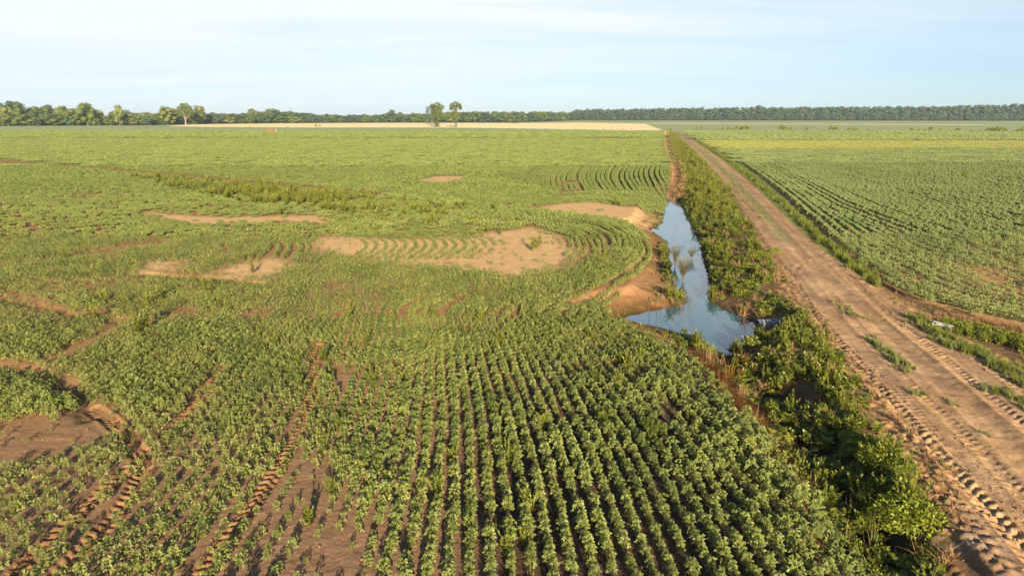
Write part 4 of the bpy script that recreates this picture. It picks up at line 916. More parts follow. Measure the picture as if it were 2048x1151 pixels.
# bent dead reeds in and by the water
def reed(h, bend, brk):
    mb = MB(); a = np.array([1., 0, 0]); p = [np.array([0, 0, -.15]), np.array([.12*bend*h, 0, h*.5]), np.array([.3*bend*h, 0, h*.8])]
    p.append(p[-1]+(np.array([.5*h, 0, -.45*h]) if brk else np.array([.12*h*bend, 0, h*.25]))); mb.tube(p, [.009, .008, .006, .004], 4); return mb.mesh('dead_reed', M_REED)
reeds = [reed(1.2, b_, k_) for b_, k_ in ((.3, 0), (1.2, 0), (2.2, 0), (.6, 1), (1.5, 1))]
spots = [(1305, 655), (1315, 650), (1335, 648), (1345, 655), (1362, 650), (1375, 665), (1385, 640), (1402, 655), (1410, 668), (1425, 690), (1440, 680), (1455, 650), (1462, 690), (1472, 675), (1485, 690), (1490, 655), (1395, 690), (1400, 675), (1430, 660), (1378, 600), (1380, 612), (1392, 498), (1345, 470), (1352, 455), (1360, 440), (1370, 470), (1400, 590), (1438, 618)]
for i, (a_, b_) in enumerate(spots):
    c_ = P(a_, b_, ZW); tag(link('dead_reed', reeds[i % 5], loc=(c_[0], c_[1], ZW), rz=rng.uniform(0, 6.28), s=rng.uniform(.6, 1.15)), 'thin bent dead reed standing in the pond water', 'reed', 'dead reeds in the pond')
for i in range(22):
    a_, b_ = rng.uniform(1290, 1385), rng.uniform(590, 625); c_ = P(a_, b_, -.65)
    tag(link('dead_reed', reeds[i % 5], loc=(c_[0], c_[1], -.75), rz=rng.uniform(0, 6.28), s=rng.uniform(.7, 1.3)), 'fallen straw-coloured reed lying across the muddy spit', 'reed', 'fallen reeds on the spit')
# far bank: thick weeds up to the ditch head
x, y, f, dw_, dn_, df_, xa, xb = bankpts(24000, 72, 420)
cl = (x > np.where(y < 90, cxat(y), np.interp(y, DITCH_F[:, 1], DITCH_F[:, 0])+.5))
cl2 = (dw_ > .2) & cl
k = cl2 & (rng.random(len(x)) < .30*(1-.75*sst(f, .72, .95)*(y < 150)))
q = np.where(k)[0]; z = height(x[q], y[q], False); s_ = rng.uniform(.8, 1.7, len(q)); kk = rng.random(len(q))
for lo, hi, pr_, nm, lab in ((0, .30, bushl, 'bank_weeds', 'dark and bright leafy weeds covering the far ditch bank'), (.30, .62, weedf, 'bank_weeds', 'tall yellow-green weeds covering the far ditch bank'), (.62, 1, tuftg, 'bank_grass', 'green grass covering the far ditch bank')):
    j = (kk >= lo) & (kk < hi); scatter(nm, np.column_stack([x[q][j], y[q][j], z[j]]), np.stack([0*s_[j], 0*s_[j], rng.uniform(0, 6.28, j.sum())], -1), np.stack([s_[j], s_[j], s_[j]*.8], -1), pr_, lab, 'bank weeds')
k = (df_ < 1.5) & (y > 76) & (y < 330) & (rng.random(len(x)) < .5); q = np.where(k)[0]; z = height(x[q], y[q], False); s_ = rng.uniform(1.2, 2.0, len(q))
scatter('dry_reeds', np.column_stack([x[q], y[q], z]), np.stack([0*s_, 0*s_, rng.uniform(0, 6.28, len(q))], -1), np.stack([s_]*3, -1), tuftd, 'pinkish brown dry reeds filling the narrow ditch beyond the pond', 'reeds')
# round bushes on the bank, each of its own look
for (a_, b_, s_, lab) in ((1512, 522, 1.7, 'bright green rounded bush on the bank beside the farthest tread marks'), (1548, 512, 1.2, 'small bright green bush touching the road edge beside a larger one'),
    (1762, 925, 1.6, 'wide fine-leaved bush on the road shoulder, upper of the two nearest'), (1800, 950, 1.1, 'low fine-leaved bush spilling toward the road between the two big bushes'),
    (1820, 1035, 2.0, 'biggest fine-leaved round bush by the road near the bottom edge'), (1770, 1005, 1.3, 'dark fine-leaved bush tucked left behind the biggest round bush'),
    (1695, 870, .75, 'small dense green bush on the shoulder just uphill of the large bushes'), (1730, 800, .5, 'tiny green bush on bare earth between bank and tread marks'), (1680, 720, .6, 'pale green bush at the top of the bank above the drain pipe')):
    c_ = P(a_, b_); tag(link('round_bush', bushg[int(a_) % 3], loc=(c_[0], c_[1], float(height(c_[:1], c_[1:], False)[0])-.03), rz=a_, s=(s_, s_, s_*.85)), lab, 'bush')
# spiky bank weeds above the culvert
wp = [(1590, 690), (1602, 700), (1612, 688), (1625, 705), (1636, 695), (1648, 712), (1560, 700), (1575, 690), (1655, 735), (1642, 730), (1600, 670), (1590, 655), (1610, 660), (1630, 672), (1650, 690), (1645, 765), (1425, 585)]
place_set('tall_weed', [P(a_, b_, -.1) for a_, b_ in wp], weedt, 'tall yellow-green weed spike in the cluster just below the drain pipe', 'weed', 'weed cluster below the drain pipe', .9, 1.3)
# weeds in the crop
fw_ = [(1265,700),(1240,730),(1290,705),(1255,745),(1280,725),(1225,690),(1300,690),(1335,745),(1180,680),(1150,660),(790,655),(735,690),(650,725),(592,730),(680,860),(745,775),(600,775),(990,830),(1135,960),(1060,1025),(870,995),(740,1000),(552,695),(800,765),(1300,885),(1380,845),(1210,855),(1085,860),(1020,925),(905,925),(940,1040),(650,900),(870,700),(1000,690),(1110,680),(840,690),(660,990),(620,1050),(1010,1110),(1050,1090),(870,640),(960,650),(1065,640),(1240,780),(1190,770)]
place_set('crop_weed', [P(a_, b_) for a_, b_ in fw_], weedt, 'tall yellow-green weed standing above the foreground soybean rows', 'weed', 'tall weeds in the foreground rows', .8, 1.3)
fw2 = [(505,545),(1075,497),(1080,490),(1065,502),(860,450),(868,448),(975,465),(1000,470),(560,430),(250,610),(208,608),(300,610),(190,640),(290,660),(275,670),(130,520),(1240,412),(1230,410),(320,600),(415,590),(400,420),(700,640),(450,420),(1210,520),(1200,535)]
place_set('crop_weed', [P(a_, b_) for a_, b_ in fw2], weedf, 'bushy yellow-green weed in the thin crop round the sandy patches', 'weed', 'bushy weeds round the sandy patches', .9, 1.4)
for (a_, b_, s_, lab) in ((1927, 357, 2.0, 'largest yellow-green weed standing alone far out in the right field'), (1947, 362, .9, 'short weed beside the largest weed of the right field'), (1997, 358, 1.0, 'weed in the right field between the largest weed and the photo edge'), (2022, 343, 1.4, 'farthest bright weed near the right edge of the right field'),
    (1527, 338, 1.2, 'green weed in the right field nearest the dirt road bend'), (1552, 351, 1.1, 'pale weed in the right field just below the one by the road bend'), (1835, 346, .8, 'faint pale weed in the right field left of the largest weed')):
    c_ = P(a_, b_); tag(link('field_weed', weedf[int(a_) % 3], loc=(c_[0], c_[1], float(height(c_[:1], c_[1:], False)[0])), rz=a_, s=s_), lab, 'weed')
c_ = P(1697, 466); tag(link('rust_weed', tuftr[0], loc=(c_[0], c_[1], .1), s=1.0), 'single rust orange dead weed inside the right soybean field', 'weed')
band = PP([(250,352),(450,362),(700,392),(900,412),(1010,418),(900,436),(700,432),(480,405),(340,378)])
bx0, by0 = band.min(0); bx1, by1 = band.max(0); x = rng.uniform(bx0, bx1, 9000); y = rng.uniform(by0, by1, 9000); k = inpoly(x, y, band)
dc = np.abs(fbm(x*.12, y*.12, 301, 3)); px, py, _ = proj(x, y, 0*x); core = np.exp(-((px-620)/170)**2-((py-405)/22)**2)
k &= rng.random(9000) < .05+.45*core*sst(dc, .3, .5)+.10*sst(dc, .5, .65); x, y = x[k], y[k]; o_ = np.argsort(np.hypot(x, y)); o1 = o_[:200]; o2 = o_[200:]
place_set('weed_clump', np.column_stack([x[o1], y[o1]]), weedf, 'tall yellow-green weed in the broad weedy band below the red levee line', 'weed', 'weeds in the weedy band', 1.0, 1.5)
z = height(x[o2], y[o2], False); s_ = rng.uniform(1.0, 1.5, len(o2))
if len(o2): scatter('weedy_band', np.column_stack([x[o2], y[o2], z]), np.stack([0*s_, 0*s_, rng.uniform(0, 6.28, len(o2))], -1), np.stack([s_]*3, -1), weedf, 'dense yellow-green weeds filling the far side of the weedy band', 'weeds')
print('band', len(o1), len(o2))
# grass along the road, its median and right verge
def along(pts, n, wid):
    q = PP(pts); seg = np.hypot(*np.diff(q, axis=0).T); cs = np.concatenate([[0], np.cumsum(seg)]); s_ = rng.uniform(0, cs[-1], n)
    return np.stack([np.interp(s_, cs, q[:, 0])+rng.normal(0, wid, n), np.interp(s_, cs, q[:, 1])+rng.normal(0, wid, n)], -1)
med = [along([(1665,605),(1712,640)], 26, .18), along([(1740,680),(1800,735),(1815,750)], 60, .22), along([(1830,795),(1850,800)], 14, .15), along([(1890,805),(1915,820)], 8, .12), along([(1955,860),(1970,880)], 6, .1)]
place_set('grass_tuft', med[0], tufts, 'grass tuft in the farther green patch between the wheel tracks', 'grass', 'grass in the farther median patch', .5, .9)
place_set('grass_tuft', med[1], tufts, 'grass tuft in the longest green patch between the wheel tracks', 'grass', 'grass in the longest median patch', .5, .95)
place_set('grass_tuft', med[2], tufts, 'grass tuft in the small round patch between the wheel tracks', 'grass', 'grass in the small median patch', .4, .8)
place_set('grass_tuft', np.vstack(med[3:]), tufts, 'lone thin grass tuft on the bare nearer roadway', 'grass', 'lone tufts on the roadway', .3, .6)
vg = np.vstack([along([(1830,640),(1900,690),(1990,730),(2080,770)], 260, .40), along([(1930,700),(2010,750),(2100,800)], 70, .35), along([(1990,785),(2100,840)], 40, .3)])
scatter('verge_grass', np.column_stack([vg, height(vg[:, 0], vg[:, 1], False)]), np.stack([0*vg[:, 0], 0*vg[:, 0], rng.uniform(0, 6.28, len(vg))], -1), np.stack([rng.uniform(.45, .95, len(vg))]*3, -1), tufts+tuftg[:1], 'short green grass on the right verge of the dirt road', 'grass')
vd = np.vstack([along([(1900,655),(1960,668),(2048,688),(2150,715)], 420, .55)])
scatter('verge_weeds', np.column_stack([vd, height(vd[:, 0], vd[:, 1], False)]), np.stack([0*vd[:, 0], 0*vd[:, 0], rng.uniform(0, 6.28, len(vd))], -1), np.stack([rng.uniform(.6, 1.1, len(vd))]*3, -1), docks+bushl+tuftg, 'leafy green weeds filling the shallow drain by the right verge', 'weeds')
xg = rng.uniform(12, 45, 14000); yg = rng.uniform(18, 46, 14000); pr0 = PP(ROAD_R); pr0 = pr0[np.argsort(pr0[:, 1])]; pc0 = PP(CROP_R); pc0 = pc0[np.argsort(pc0[:, 1])]
kg = (xg > np.interp(yg, pr0[:, 1], pr0[:, 0])-.1) & ~inpoly(xg, yg, CROPR) & (fbm(xg*.5, yg*.5, 511, 3) > .44) & (rng.random(14000) < .45)
xg, yg = xg[kg], yg[kg]; pxg, pyg, _ = proj(xg, yg, 0*xg); kg = (pxg < 2130); xg, yg = xg[kg], yg[kg]; sg = rng.uniform(.2, .55, len(xg))
scatter('verge_mixed_cover', np.column_stack([xg, yg, height(xg, yg, False)]), np.stack([0*sg, 0*sg, rng.uniform(0, 6.28, len(xg))], -1), np.stack([sg]*3, -1), tufts+tuftd[:2]+bushl[:1], 'thin mixed green and straw cover on the strip between road and right field', 'grass')
vb = along([(1880,632),(1930,640),(2000,650),(2100,672)], 420, .35)
scatter('verge_dead_grass', np.column_stack([vb, height(vb[:, 0], vb[:, 1], False)]), np.stack([0*vb[:, 0], 0*vb[:, 0], rng.uniform(0, 6.28, len(vb))], -1), np.stack([rng.uniform(.3, .6, len(vb))]*3, -1), tuftd, 'brown dead grass under the edge of the right field', 'dead grass')
ve = np.vstack([along([(1400,285),(1460,322),(1500,352),(1545,392),(1600,440)], 420, .35), along([(1600,440),(1680,510),(1760,578)], 150, .22)])
scatter('verge_grass', np.column_stack([ve, height(ve[:, 0], ve[:, 1], False)]), np.stack([0*ve[:, 0], 0*ve[:, 0], rng.uniform(0, 6.28, len(ve))], -1), np.stack([rng.uniform(.6, 1.3, len(ve))]*3, -1), tuftg+bushl[:1], 'bright grass strip between the road and the right field', 'grass')
vm = np.vstack([along([(1440,335),(1475,375),(1500,405),(1530,440)], 260, .3), along([(1400,290),(1430,325)], 120, .5), along([(1425,345),(1470,410),(1495,455)], 380, .6)])
scatter('median_grass', np.column_stack([vm, height(vm[:, 0], vm[:, 1], False)]), np.stack([0*vm[:, 0], 0*vm[:, 0], rng.uniform(0, 6.28, len(vm))], -1), np.stack([rng.uniform(.35, .8, len(vm))]*3, -1), tufts, 'pale green grass along the middle and left edge of the far road', 'grass')
sp_ = np.vstack([along([(1560,545),(1600,620),(1680,715),(1760,810),(1850,930),(1900,1050)], 260, .45)])
scatter('shoulder_sprouts', np.column_stack([sp_, height(sp_[:, 0], sp_[:, 1], False)]), np.stack([0*sp_[:, 0], 0*sp_[:, 0], rng.uniform(0, 6.28, len(sp_))], -1), np.stack([rng.uniform(.2, .7, len(sp_))]*3, -1), tufts+tuftd, 'sparse green and dry sprouts on the left shoulder of the road', 'grass')

# loose clods and crumbs of earth
def clod(i):
    r_ = np.random.default_rng(i); V = []; 
    for a in range(5):
        for b in range(6): ph_ = math.pi*a/4; th_ = 2*math.pi*b/6; q = r_.uniform(.7, 1.2); V.append((q*math.sin(ph_)*math.cos(th_), q*math.sin(ph_)*math.sin(th_)*.8, q*math.cos(ph_)*.6))
    return mesh_np('clod', V, np.array([(a*6+b, (a+1)*6+b, (a+1)*6+(b+1) % 6, a*6+(b+1) % 6) for a in range(4) for b in range(6)]), M_CLOD)
M_CLOD = simplemat('dry_clod', (.16, .085, .04), (.30, .17, .08), .95, 1.5)
cl1 = np.vstack([along([(1560,540),(1600,620),(1680,715),(1760,810),(1850,930),(1930,1100)], 2600, .45), along([(1700,545),(1830,640),(1960,730),(2100,800)], 1500, .5), along([(1800,850),(1900,960),(2020,1100)], 900, .8), along([(1500,480),(1560,560)], 300, .6),
    np.column_stack([rng.uniform(-30, 4, 1500), rng.uniform(14, 30, 1500)])])
s_ = .012+.05*rng.random(len(cl1))**5; scatter('earth_clods', np.column_stack([cl1, height(cl1[:, 0], cl1[:, 1])]), rng.uniform(0, 6.28, (len(cl1), 3)), np.stack([s_]*3, -1), [clod(i) for i in range(4)], 'loose dry clods of earth on the track shoulders and between the foreground rows', 'earth clods')

# ------------------------------------------------------------------ drain pipes, tank, drum
def corrugated(name, r, l, mat):
    mb = MB(); n = 28; k = int(l/.025); V = []
    for shell, rr_ in ((0, r), (1, r-.022)):
        for i in range(k+1):
            q = rr_+.014*math.sin(i*math.pi/1.5)
            for j in range(n): a = 2*math.pi*j/n; V.append((i*l/k, q*math.cos(a), q*math.sin(a)))
    def id_(s_, i, j): return s_*(k+1)*n+i*n+j % n
    Q = []
    for i in range(k):
        for j in range(n): Q.append((id_(0,i,j), id_(0,i+1,j), id_(0,i+1,j+1), id_(0,i,j+1))); Q.append((id_(1,i,j), id_(1,i,j+1), id_(1,i+1,j+1), id_(1,i+1,j)))
    for j in range(n): Q.append((id_(0,0,j), id_(0,0,j+1), id_(1,0,j+1), id_(1,0,j))); Q.append((id_(0,k,j), id_(1,k,j), id_(1,k,j+1), id_(0,k,j+1)))
    mb.add(V, (), Q); return mb.mesh(name, mat, True)
a_ = P(1514, 650, -.55); b_ = P(1556, 648, -.55)
o_ = link('drain_pipe', corrugated('drain_pipe', .33, 1.5, M_GALV), loc=(a_[0], a_[1], -.55), rz=math.atan2(b_[1]-a_[1], b_[0]-a_[0])); tag(o_, 'grey corrugated steel drain pipe poking out of the bank at the pond', 'drain pipe')
a_ = P(1864, 652, .10); 
o_ = link('drain_pipe', corrugated('drain_pipe_pale', .27, .95, M_GALVL), loc=(a_[0], a_[1], .16), rz=R(-38)); o_.rotation_euler = (0, R(6), R(-40)); tag(o_, 'pale corrugated pipe end sunk in the grass right of the road', 'drain pipe')
# rusty open tank in the far field
c_ = P(541, 265.5); e_ = bpy.data.objects.new('rusty_tank', None); COL.objects.link(e_); e_.location = (c_[0], c_[1], 0); e_.rotation_euler = (0, 0, R(8)); tag(e_, 'long rust-red steel tank standing alone in the far left field', 'tank')
mb = MB(); Lx, Ly, Hh = 3.1, 1.2, 1.9
mb.box((-Lx, -Ly, .15), (Lx, -Ly+.08, Hh)); mb.box((-Lx, Ly-.08, .15), (Lx, Ly, Hh)); mb.box((-Lx, -Ly+.08, .15), (-Lx+.08, Ly-.08, Hh)); mb.box((Lx-.08, -Ly+.08, .15), (Lx, Ly-.08, Hh)); mb.box((-Lx+.08, -Ly+.08, .2), (Lx-.08, Ly-.08, .3))
for i in range(9): x_ = -Lx+.3+i*(2*Lx-.6)/8; mb.box((x_-.06, -Ly-.1, .15), (x_+.06, -Ly-.003, Hh-.2))
link('tank_wall', mb.mesh('tank_wall', M_RUST), e_)
mb = MB(); mb.box((-Lx-.12, -Ly-.16, Hh+.003), (Lx+.12, -Ly+.12, Hh+.16)); mb.box((-Lx-.12, Ly-.12, Hh+.003), (Lx+.12, Ly+.12, Hh+.16)); link('tank_rim', mb.mesh('tank_rim', M_RUSTL), e_)
mb = MB(); mb.box((-Lx+.4, -Ly, -.05), (-Lx+.6, Ly, .147)); mb.box((Lx-.6, -Ly, -.05), (Lx-.4, Ly, .147)); mb.box((-.1, -Ly, -.05), (.1, Ly, .147)); link('skid', mb.mesh('skid', M_DARKM), e_)
mb = MB(); mb.tube([(Lx+.35, -.5, 0), (Lx+.35, -.5, 2.0)], .13, 10); mb.tube([(Lx+.35, -.5, 1.7), (Lx-.1, -.5, 1.7)], .1, 8); link('standpipe', mb.mesh('standpipe', M_CONC), e_)
# orange drum and dark riser at the ditch head
c_ = P(1330.5, 269.5); e_ = bpy.data.objects.new('orange_drum', None); COL.objects.link(e_); e_.location = (c_[0], c_[1], 0); tag(e_, 'bright orange drum at the far head of the ditch', 'drum')
mb = MB(); mb.tube([(0,0,0),(0,0,.5),(0,0,.55),(0,0,.6),(0,0,1.1),(0,0,1.15),(0,0,1.2),(0,0,1.75)], [.62,.62,.68,.62,.62,.68,.62,.6], 20); mb.tube([(0,0,1.75),(0,0,1.751)], [.6, .01], 20); link('barrel', mb.mesh('barrel', M_ORANGE, True), e_)
mb = MB(); mb.tube([(0,0,-.05),(0,0,.12)], [.8,.7], 16); link('base_ring', mb.mesh('base_ring', M_DARKM), e_)
c_ = P(1336, 271); o_ = link('culvert_mouth', corrugated('culvert_mouth', .6, 3.0, M_GALV), loc=(c_[0]-.3, c_[1]-2.5, -.1), rz=R(95)); tag(o_, 'dark round culvert mouth beside the orange drum', 'culvert')

# ------------------------------------------------------------------ trees
def crown(name, mat, w_, h, base, nb, nq, qs, top=.5, seed=0, solid=.62, tall=1.0):
    rg = np.random.default_rng(seed); mb = MB(); bl = []
    for i in range(nb):
        f = (i+rg.random())/nb; z = base+(h-base)*(.08+.84*f); env = math.sin(math.pi*min(.97, max(.10, (f*.86+.12))))**.6 if top == .5 else (.55+.45*f)*math.sqrt(max(.05, 1-max(0, (f-.75)/.3)**2))
        a = i*2.4+rg.uniform(-.5, .5); r = w_*.5*env*rg.uniform(.25, .72); br = w_*rg.uniform(.17, .28)*(.6+.4*env)
        bl.append((math.cos(a)*r, math.sin(a)*r, min(z, h-br*.8), br))
    V = []; 
    per = nq//nb
    for (x_, y_, z_, br) in bl:
        v = rg.normal(0, 1, (per, 3)); v /= np.linalg.norm(v, axis=1, keepdims=True); rad = br*rg.uniform(.72, 1.1, per)
        c = np.array([x_, y_, z_])+v*rad[:, None]*np.array([1, 1, .85])
        nrm = v+rg.normal(0, .45, (per, 3)); nrm /= np.linalg.norm(nrm, axis=1, keepdims=True); t1 = np.cross(nrm, rg.normal(0, 1, (per, 3))); t1 /= np.linalg.norm(t1, axis=1, keepdims=True); t2 = np.cross(nrm, t1)
        s_ = qs*rg.uniform(.5, 1.2, per)[:, None]
        V.append(np.stack([c-t1*s_, c-t2*s_*.6, c+t1*s_, c+t2*s_*.6], 1).reshape(-1, 3))
        # inner mass of small twigs so the clump is not hollow
        n1, n2 = 7, 5; R_ = br*solid; W_ = []
        for a1 in range(n2+1):
            for a2 in range(n1): p_ = math.pi*a1/n2; q_ = 2*math.pi*a2/n1; rr_ = R_*rg.uniform(.8, 1.15); W_.append((x_+rr_*math.sin(p_)*math.cos(q_), y_+rr_*math.sin(p_)*math.sin(q_), z_+rr_*math.cos(p_)))
        mb.add(W_, (), [(a1*n1+a2, (a1+1)*n1+a2, (a1+1)*n1+(a2+1) % n1, a1*n1+(a2+1) % n1) for a1 in range(n2) for a2 in range(n1)])
    V = np.vstack(V); mb.add(V, (), np.arange(len(V)).reshape(-1, 4)); return mb.mesh(name, mat)
def trunk(name, h, r, mat, lean=0, limbs=4, split=.4, seed=0, top=.8):
    rg = np.random.default_rng(seed); mb = MB(); mb.tube([(0,0,-.3),(0,0,h*.03),(lean*h*.1,0,h*split),(lean*h*.2,0,h*top)], [r*1.5, r*1.05, r*.8, r*.25], 8)
    for i in range(limbs):
        a = i*2.4+rg.uniform(-.4, .4); z0 = h*(split*.75+.1*i*.6); d = h*rg.uniform(.16, .26)
        mb.tube([(0,0,z0),(math.cos(a)*d*.6, math.sin(a)*d*.6, z0+d*.8),(math.cos(a)*d, math.sin(a)*d, z0+d*1.7)], [r*.5, r*.35, r*.12], 5)
    return mb.mesh(name, mat)
TM = {'mid': M_TREE_A, 'pale': M_TREE_B, 'dark': M_TREE_C, 'grey': M_TREE_D}
CR = {k_: [crown('crown_'+k_, m_, .82+.08*(i % 3), 1, .04+.03*(i % 2), 13, 620, .036, .5, i+7*len(k_)) for i in range(4)] for k_, m_ in TM.items()}
CF = [crown('forest_crown', M_TREE_D if i % 2 else M_TREE_C, .62+.06*(i % 3), 1, .05, 13, 620, .032, .3, 40+i) for i in range(6)]
TRK = trunk('trunk', 1, .028, M_BARK)
def tree(nm, x, y, h, cm, tm, lab, grp=None, sw=1.0, tk=1.0, rz=None):
    e = bpy.data.objects.new(nm, None); COL.objects.link(e); e.location = (x, y, 0); e.rotation_euler = (0, 0, rng.uniform(0, 6.28) if rz is None else rz); e.scale = (h*sw, h*sw, h)
    tag(e, lab, 'tree', grp)
    for n_, me_ in (('crown', cm), ('trunk', tm)):
        c = bpy.data.objects.new(n_, me_); COL.objects.link(c); c.parent = e
    return e
TX = [-150,0,35,60,100,140,158,175,200,215,225,240,250,275,300,312,330,345,420,470,495,507,520,545,580,610,650,700,740,765,785,800,815,850,930,1000,1040,1080,1120,1150,1158,1300,1500,1520,1540,1700,1850,1950,2048,2200]
TY = [208,207,204,212,210,213,220,208,220,224,222,213,221,218,223,226,214,216,225,226,224,215,224,217,222,224,227,228,228,227,221,224,225,226,222,222,223,222,222,221,218,216,214,211,214,213,212,210,208,207]
BX = [-150,0,300,345,380,560,800,1040,1155,2048,2200]; BY = [253,252,250.5,249,248.3,246.4,245.4,245,240.8,241.6,241.8]
def top_at(x): return float(np.interp(x, TX, TY))
def base_at(x): return float(np.interp(x, BX, BY))
def put(xpx, frac, back, sw, kind_=None):
    b_ = base_at(xpx); c_ = P(xpx, b_); dd = 1+back; X_, Y_ = c_*dd
    zc = Y_*CP+CAMH*SP; hh = (b_-top_at(xpx)); full = CAMH+(229-top_at(xpx))/FPX*zc*1.03
    return X_, Y_, max(3.5, full*frac)
n_t = 0; xs = -110.
kinds = ['mid', 'dark', 'pale', 'mid', 'dark', 'grey', 'mid']
labs = {'mid': 'mid-green rounded tree in the mixed wood along the left horizon', 'dark': 'dark green tree in the mixed wood along the left horizon', 'pale': 'pale yellow-green tree in the mixed wood along the left horizon', 'grey': 'grey-green tree in the mixed wood along the left horizon'}
labs2 = {'mid': 'mid-green tree in the low hazy wood behind the wheat strip', 'dark': 'dark green tree in the low hazy wood behind the wheat strip', 'pale': 'pale green tree in the low hazy wood behind the wheat strip', 'grey': 'grey-green tree in the low hazy wood behind the wheat strip'}
while xs < 1152:
    st = 27 if xs < 420 else 25
    for rw, (fr, bk) in enumerate(((rng.uniform(.42, .68), 0), (rng.uniform(.7, .9), .035), (rng.uniform(.9, 1.03), .07))):
        xp = xs+rng.uniform(-8, 8)+rw*9; 
        if rw < 2 and abs(xp-372) < 16: continue
        X_, Y_, h_ = put(xp, fr, bk+(.25 if (xs > 640 and rw == 2) else 0), 1); k_ = kinds[rng.integers(0, 7)]
        if xs < 150: k_ = ['mid', 'dark', 'mid', 'pale', 'mid'][rng.integers(0, 5)]
        lb = labs if xs < 640 else labs2
        tree('broadleaf_tree', X_, Y_, h_, CR[k_][rng.integers(0, 4)], TRK, lb[k_], ('left wood, ' if xs < 640 else 'wood behind the wheat, ')+k_+' trees', rng.uniform(1.2, 1.6)*(1.5 if rw == 0 else 1)*(1.15 if xs > 400 else 1)); n_t += 1
    xs += st
xs = 1160.
while xs < 2150:
    for rw, (fr, bk) in enumerate(((rng.uniform(.5, .72), 0), (rng.uniform(.9, .99), .012), (rng.uniform(.95, 1.02), .03))):
        xp = xs+rng.uniform(-5, 5)+rw*8; X_, Y_, h_ = put(xp, fr, bk, 1)
        tree('forest_tree', X_, Y_, h_, CF[rng.integers(0, 6)], TRK, 'tall dark grey-green tree in the straight forest belt along the right horizon', 'trees of the right forest belt', rng.uniform(1.15, 1.5)*(1.5 if rw == 0 else 1)); n_t += 1
    xs += 23
print('trees', n_t)
def mass(x0, x1, step, lo, hi, back, protos, nm, lab, sw):
    pts = []; sc_ = []
    for xp in np.arange(x0, x1, step):
        for bk in back:
            X_, Y_, h_ = put(xp+rng.uniform(-step, step)*.5, rng.uniform(lo, hi), bk, 1); pts.append((X_, Y_, 0)); w_ = h_*rng.uniform(*sw); sc_.append((w_, w_, h_))
    n = len(pts); scatter(nm, pts, np.stack([np.zeros(n), np.zeros(n), rng.uniform(0, 6.28, n)], -1), sc_, protos, lab, 'wood')
mass(-120, 400, 12, .42, .85, (.02, .055, .09), CR['mid']+CR['dark']+CR['pale'][:1], 'wood_thicket', 'closed green thicket filling the wood on the left horizon', (1.1, 1.5))
mass(400, 1158, 9, .62, .95, (.01, .04, .08, .3), CR['mid']+CR['dark']+CR['grey'], 'wood_thicket', 'closed low hazy thicket behind the golden wheat strip', (1.3, 1.9))
mass(1160, 2150, 7, .30, .55, (-.004, .002), CF+CR['grey'], 'forest_edge_bushes', 'low dark bushes closing the foot of the right forest belt', (1.3, 1.9))
mass(1160, 2150, 7, .55, .98, (.008, .02, .04), CF+CR['grey'], 'forest_thicket', 'closed dark undergrowth and back rows of the right forest belt', (1.0, 1.5))
# trees that stand out
def single(nm, xpx, by, ty, cm, tm, lab, sw=1., wpx=None):
    c_ = P(xpx, by); zc = c_[1]*CP+CAMH*SP; h_ = (by-ty)/FPX*zc/CP; tree(nm, c_[0], c_[1], h_, cm, tm, lab, None, sw, rz=0)
def blobs_crown(name, mat, bl, nq, qs, seed):
    """crown of a particular outline; bl = (x, y, z, r) in units of the tree's height"""
    rg = np.random.default_rng(seed); mb = MB(); per = nq//len(bl)
    for (x_, y_, z_, br) in bl:
        v = rg.normal(0, 1, (per, 3)); v /= np.linalg.norm(v, axis=1, keepdims=True); c = np.array([x_, y_, z_])+v*(br*rg.uniform(.6, 1.12, per))[:, None]
        nrm = v+rg.normal(0, .5, (per, 3)); nrm /= np.linalg.norm(nrm, axis=1, keepdims=True); t1 = np.cross(nrm, rg.normal(0, 1, (per, 3))); t1 /= np.linalg.norm(t1, axis=1, keepdims=True); t2 = np.cross(nrm, t1); s_ = qs*rg.uniform(.5, 1.2, per)[:, None]
        V = np.stack([c-t1*s_, c-t2*s_*.6, c+t1*s_, c+t2*s_*.6], 1).reshape(-1, 3); mb.add(V, (), np.arange(len(V)).reshape(-1, 4))
    return mb.mesh(name, mat)
c1_ = blobs_crown('crown', M_TREE_A, [(-.18,0,.82,.11),(0,.05,.88,.12),(.14,0,.80,.11),(-.08,-.05,.74,.12),(.08,.04,.70,.1),(-.12,0,.6,.1),(.10,-.03,.58,.08),(0,0,.5,.11),(-.05,0,.38,.1),(.03,0,.3,.09),(-.09,0,.2,.09),(-.03,0,.12,.08),(.16,0,.44,.06),(-.15,.02,.48,.06),(.02,0,.62,.09)], 3400, .024, 3)
c2_ = blobs_crown('crown', M_TREE_A, [(-.14,0,.82,.1),(0,0,.88,.12),(.14,0,.84,.1),(.2,0,.74,.07),(-.18,0,.72,.07),(-.02,0,.74,.1),(.0,0,.6,.08),(-.1,0,.5,.07),(.08,0,.48,.1),(-.04,0,.42,.09),(.14,0,.38,.07),(.03,0,.32,.09),(-.16,0,.56,.04),(0,0,.2,.045),(.02,0,.1,.03)], 3400, .024, 4)
c3_ = blobs_crown('crown', M_TREE_D, [(-.16,0,.8,.1),(0,0,.9,.11),(.14,0,.84,.11),(-.2,0,.62,.08),(.02,0,.7,.11),(.12,0,.6,.1),(.02,0,.5,.12),(.1,0,.36,.11),(0,0,.3,.1),(.12,0,.2,.09)], 1300, .024, 5)
c4_ = blobs_crown('crown', M_TREE_A, [(-.22,0,.72,.13),(-.08,0,.84,.14),(.1,0,.86,.14),(.26,0,.74,.13),(.3,0,.6,.1),(-.3,0,.58,.11),(-.12,0,.62,.14),(.12,0,.64,.14),(0,.1,.7,.16),(-.2,0,.46,.09),(.22,0,.47,.1),(.02,.1,.5,.12)], 3600, .028, 6)
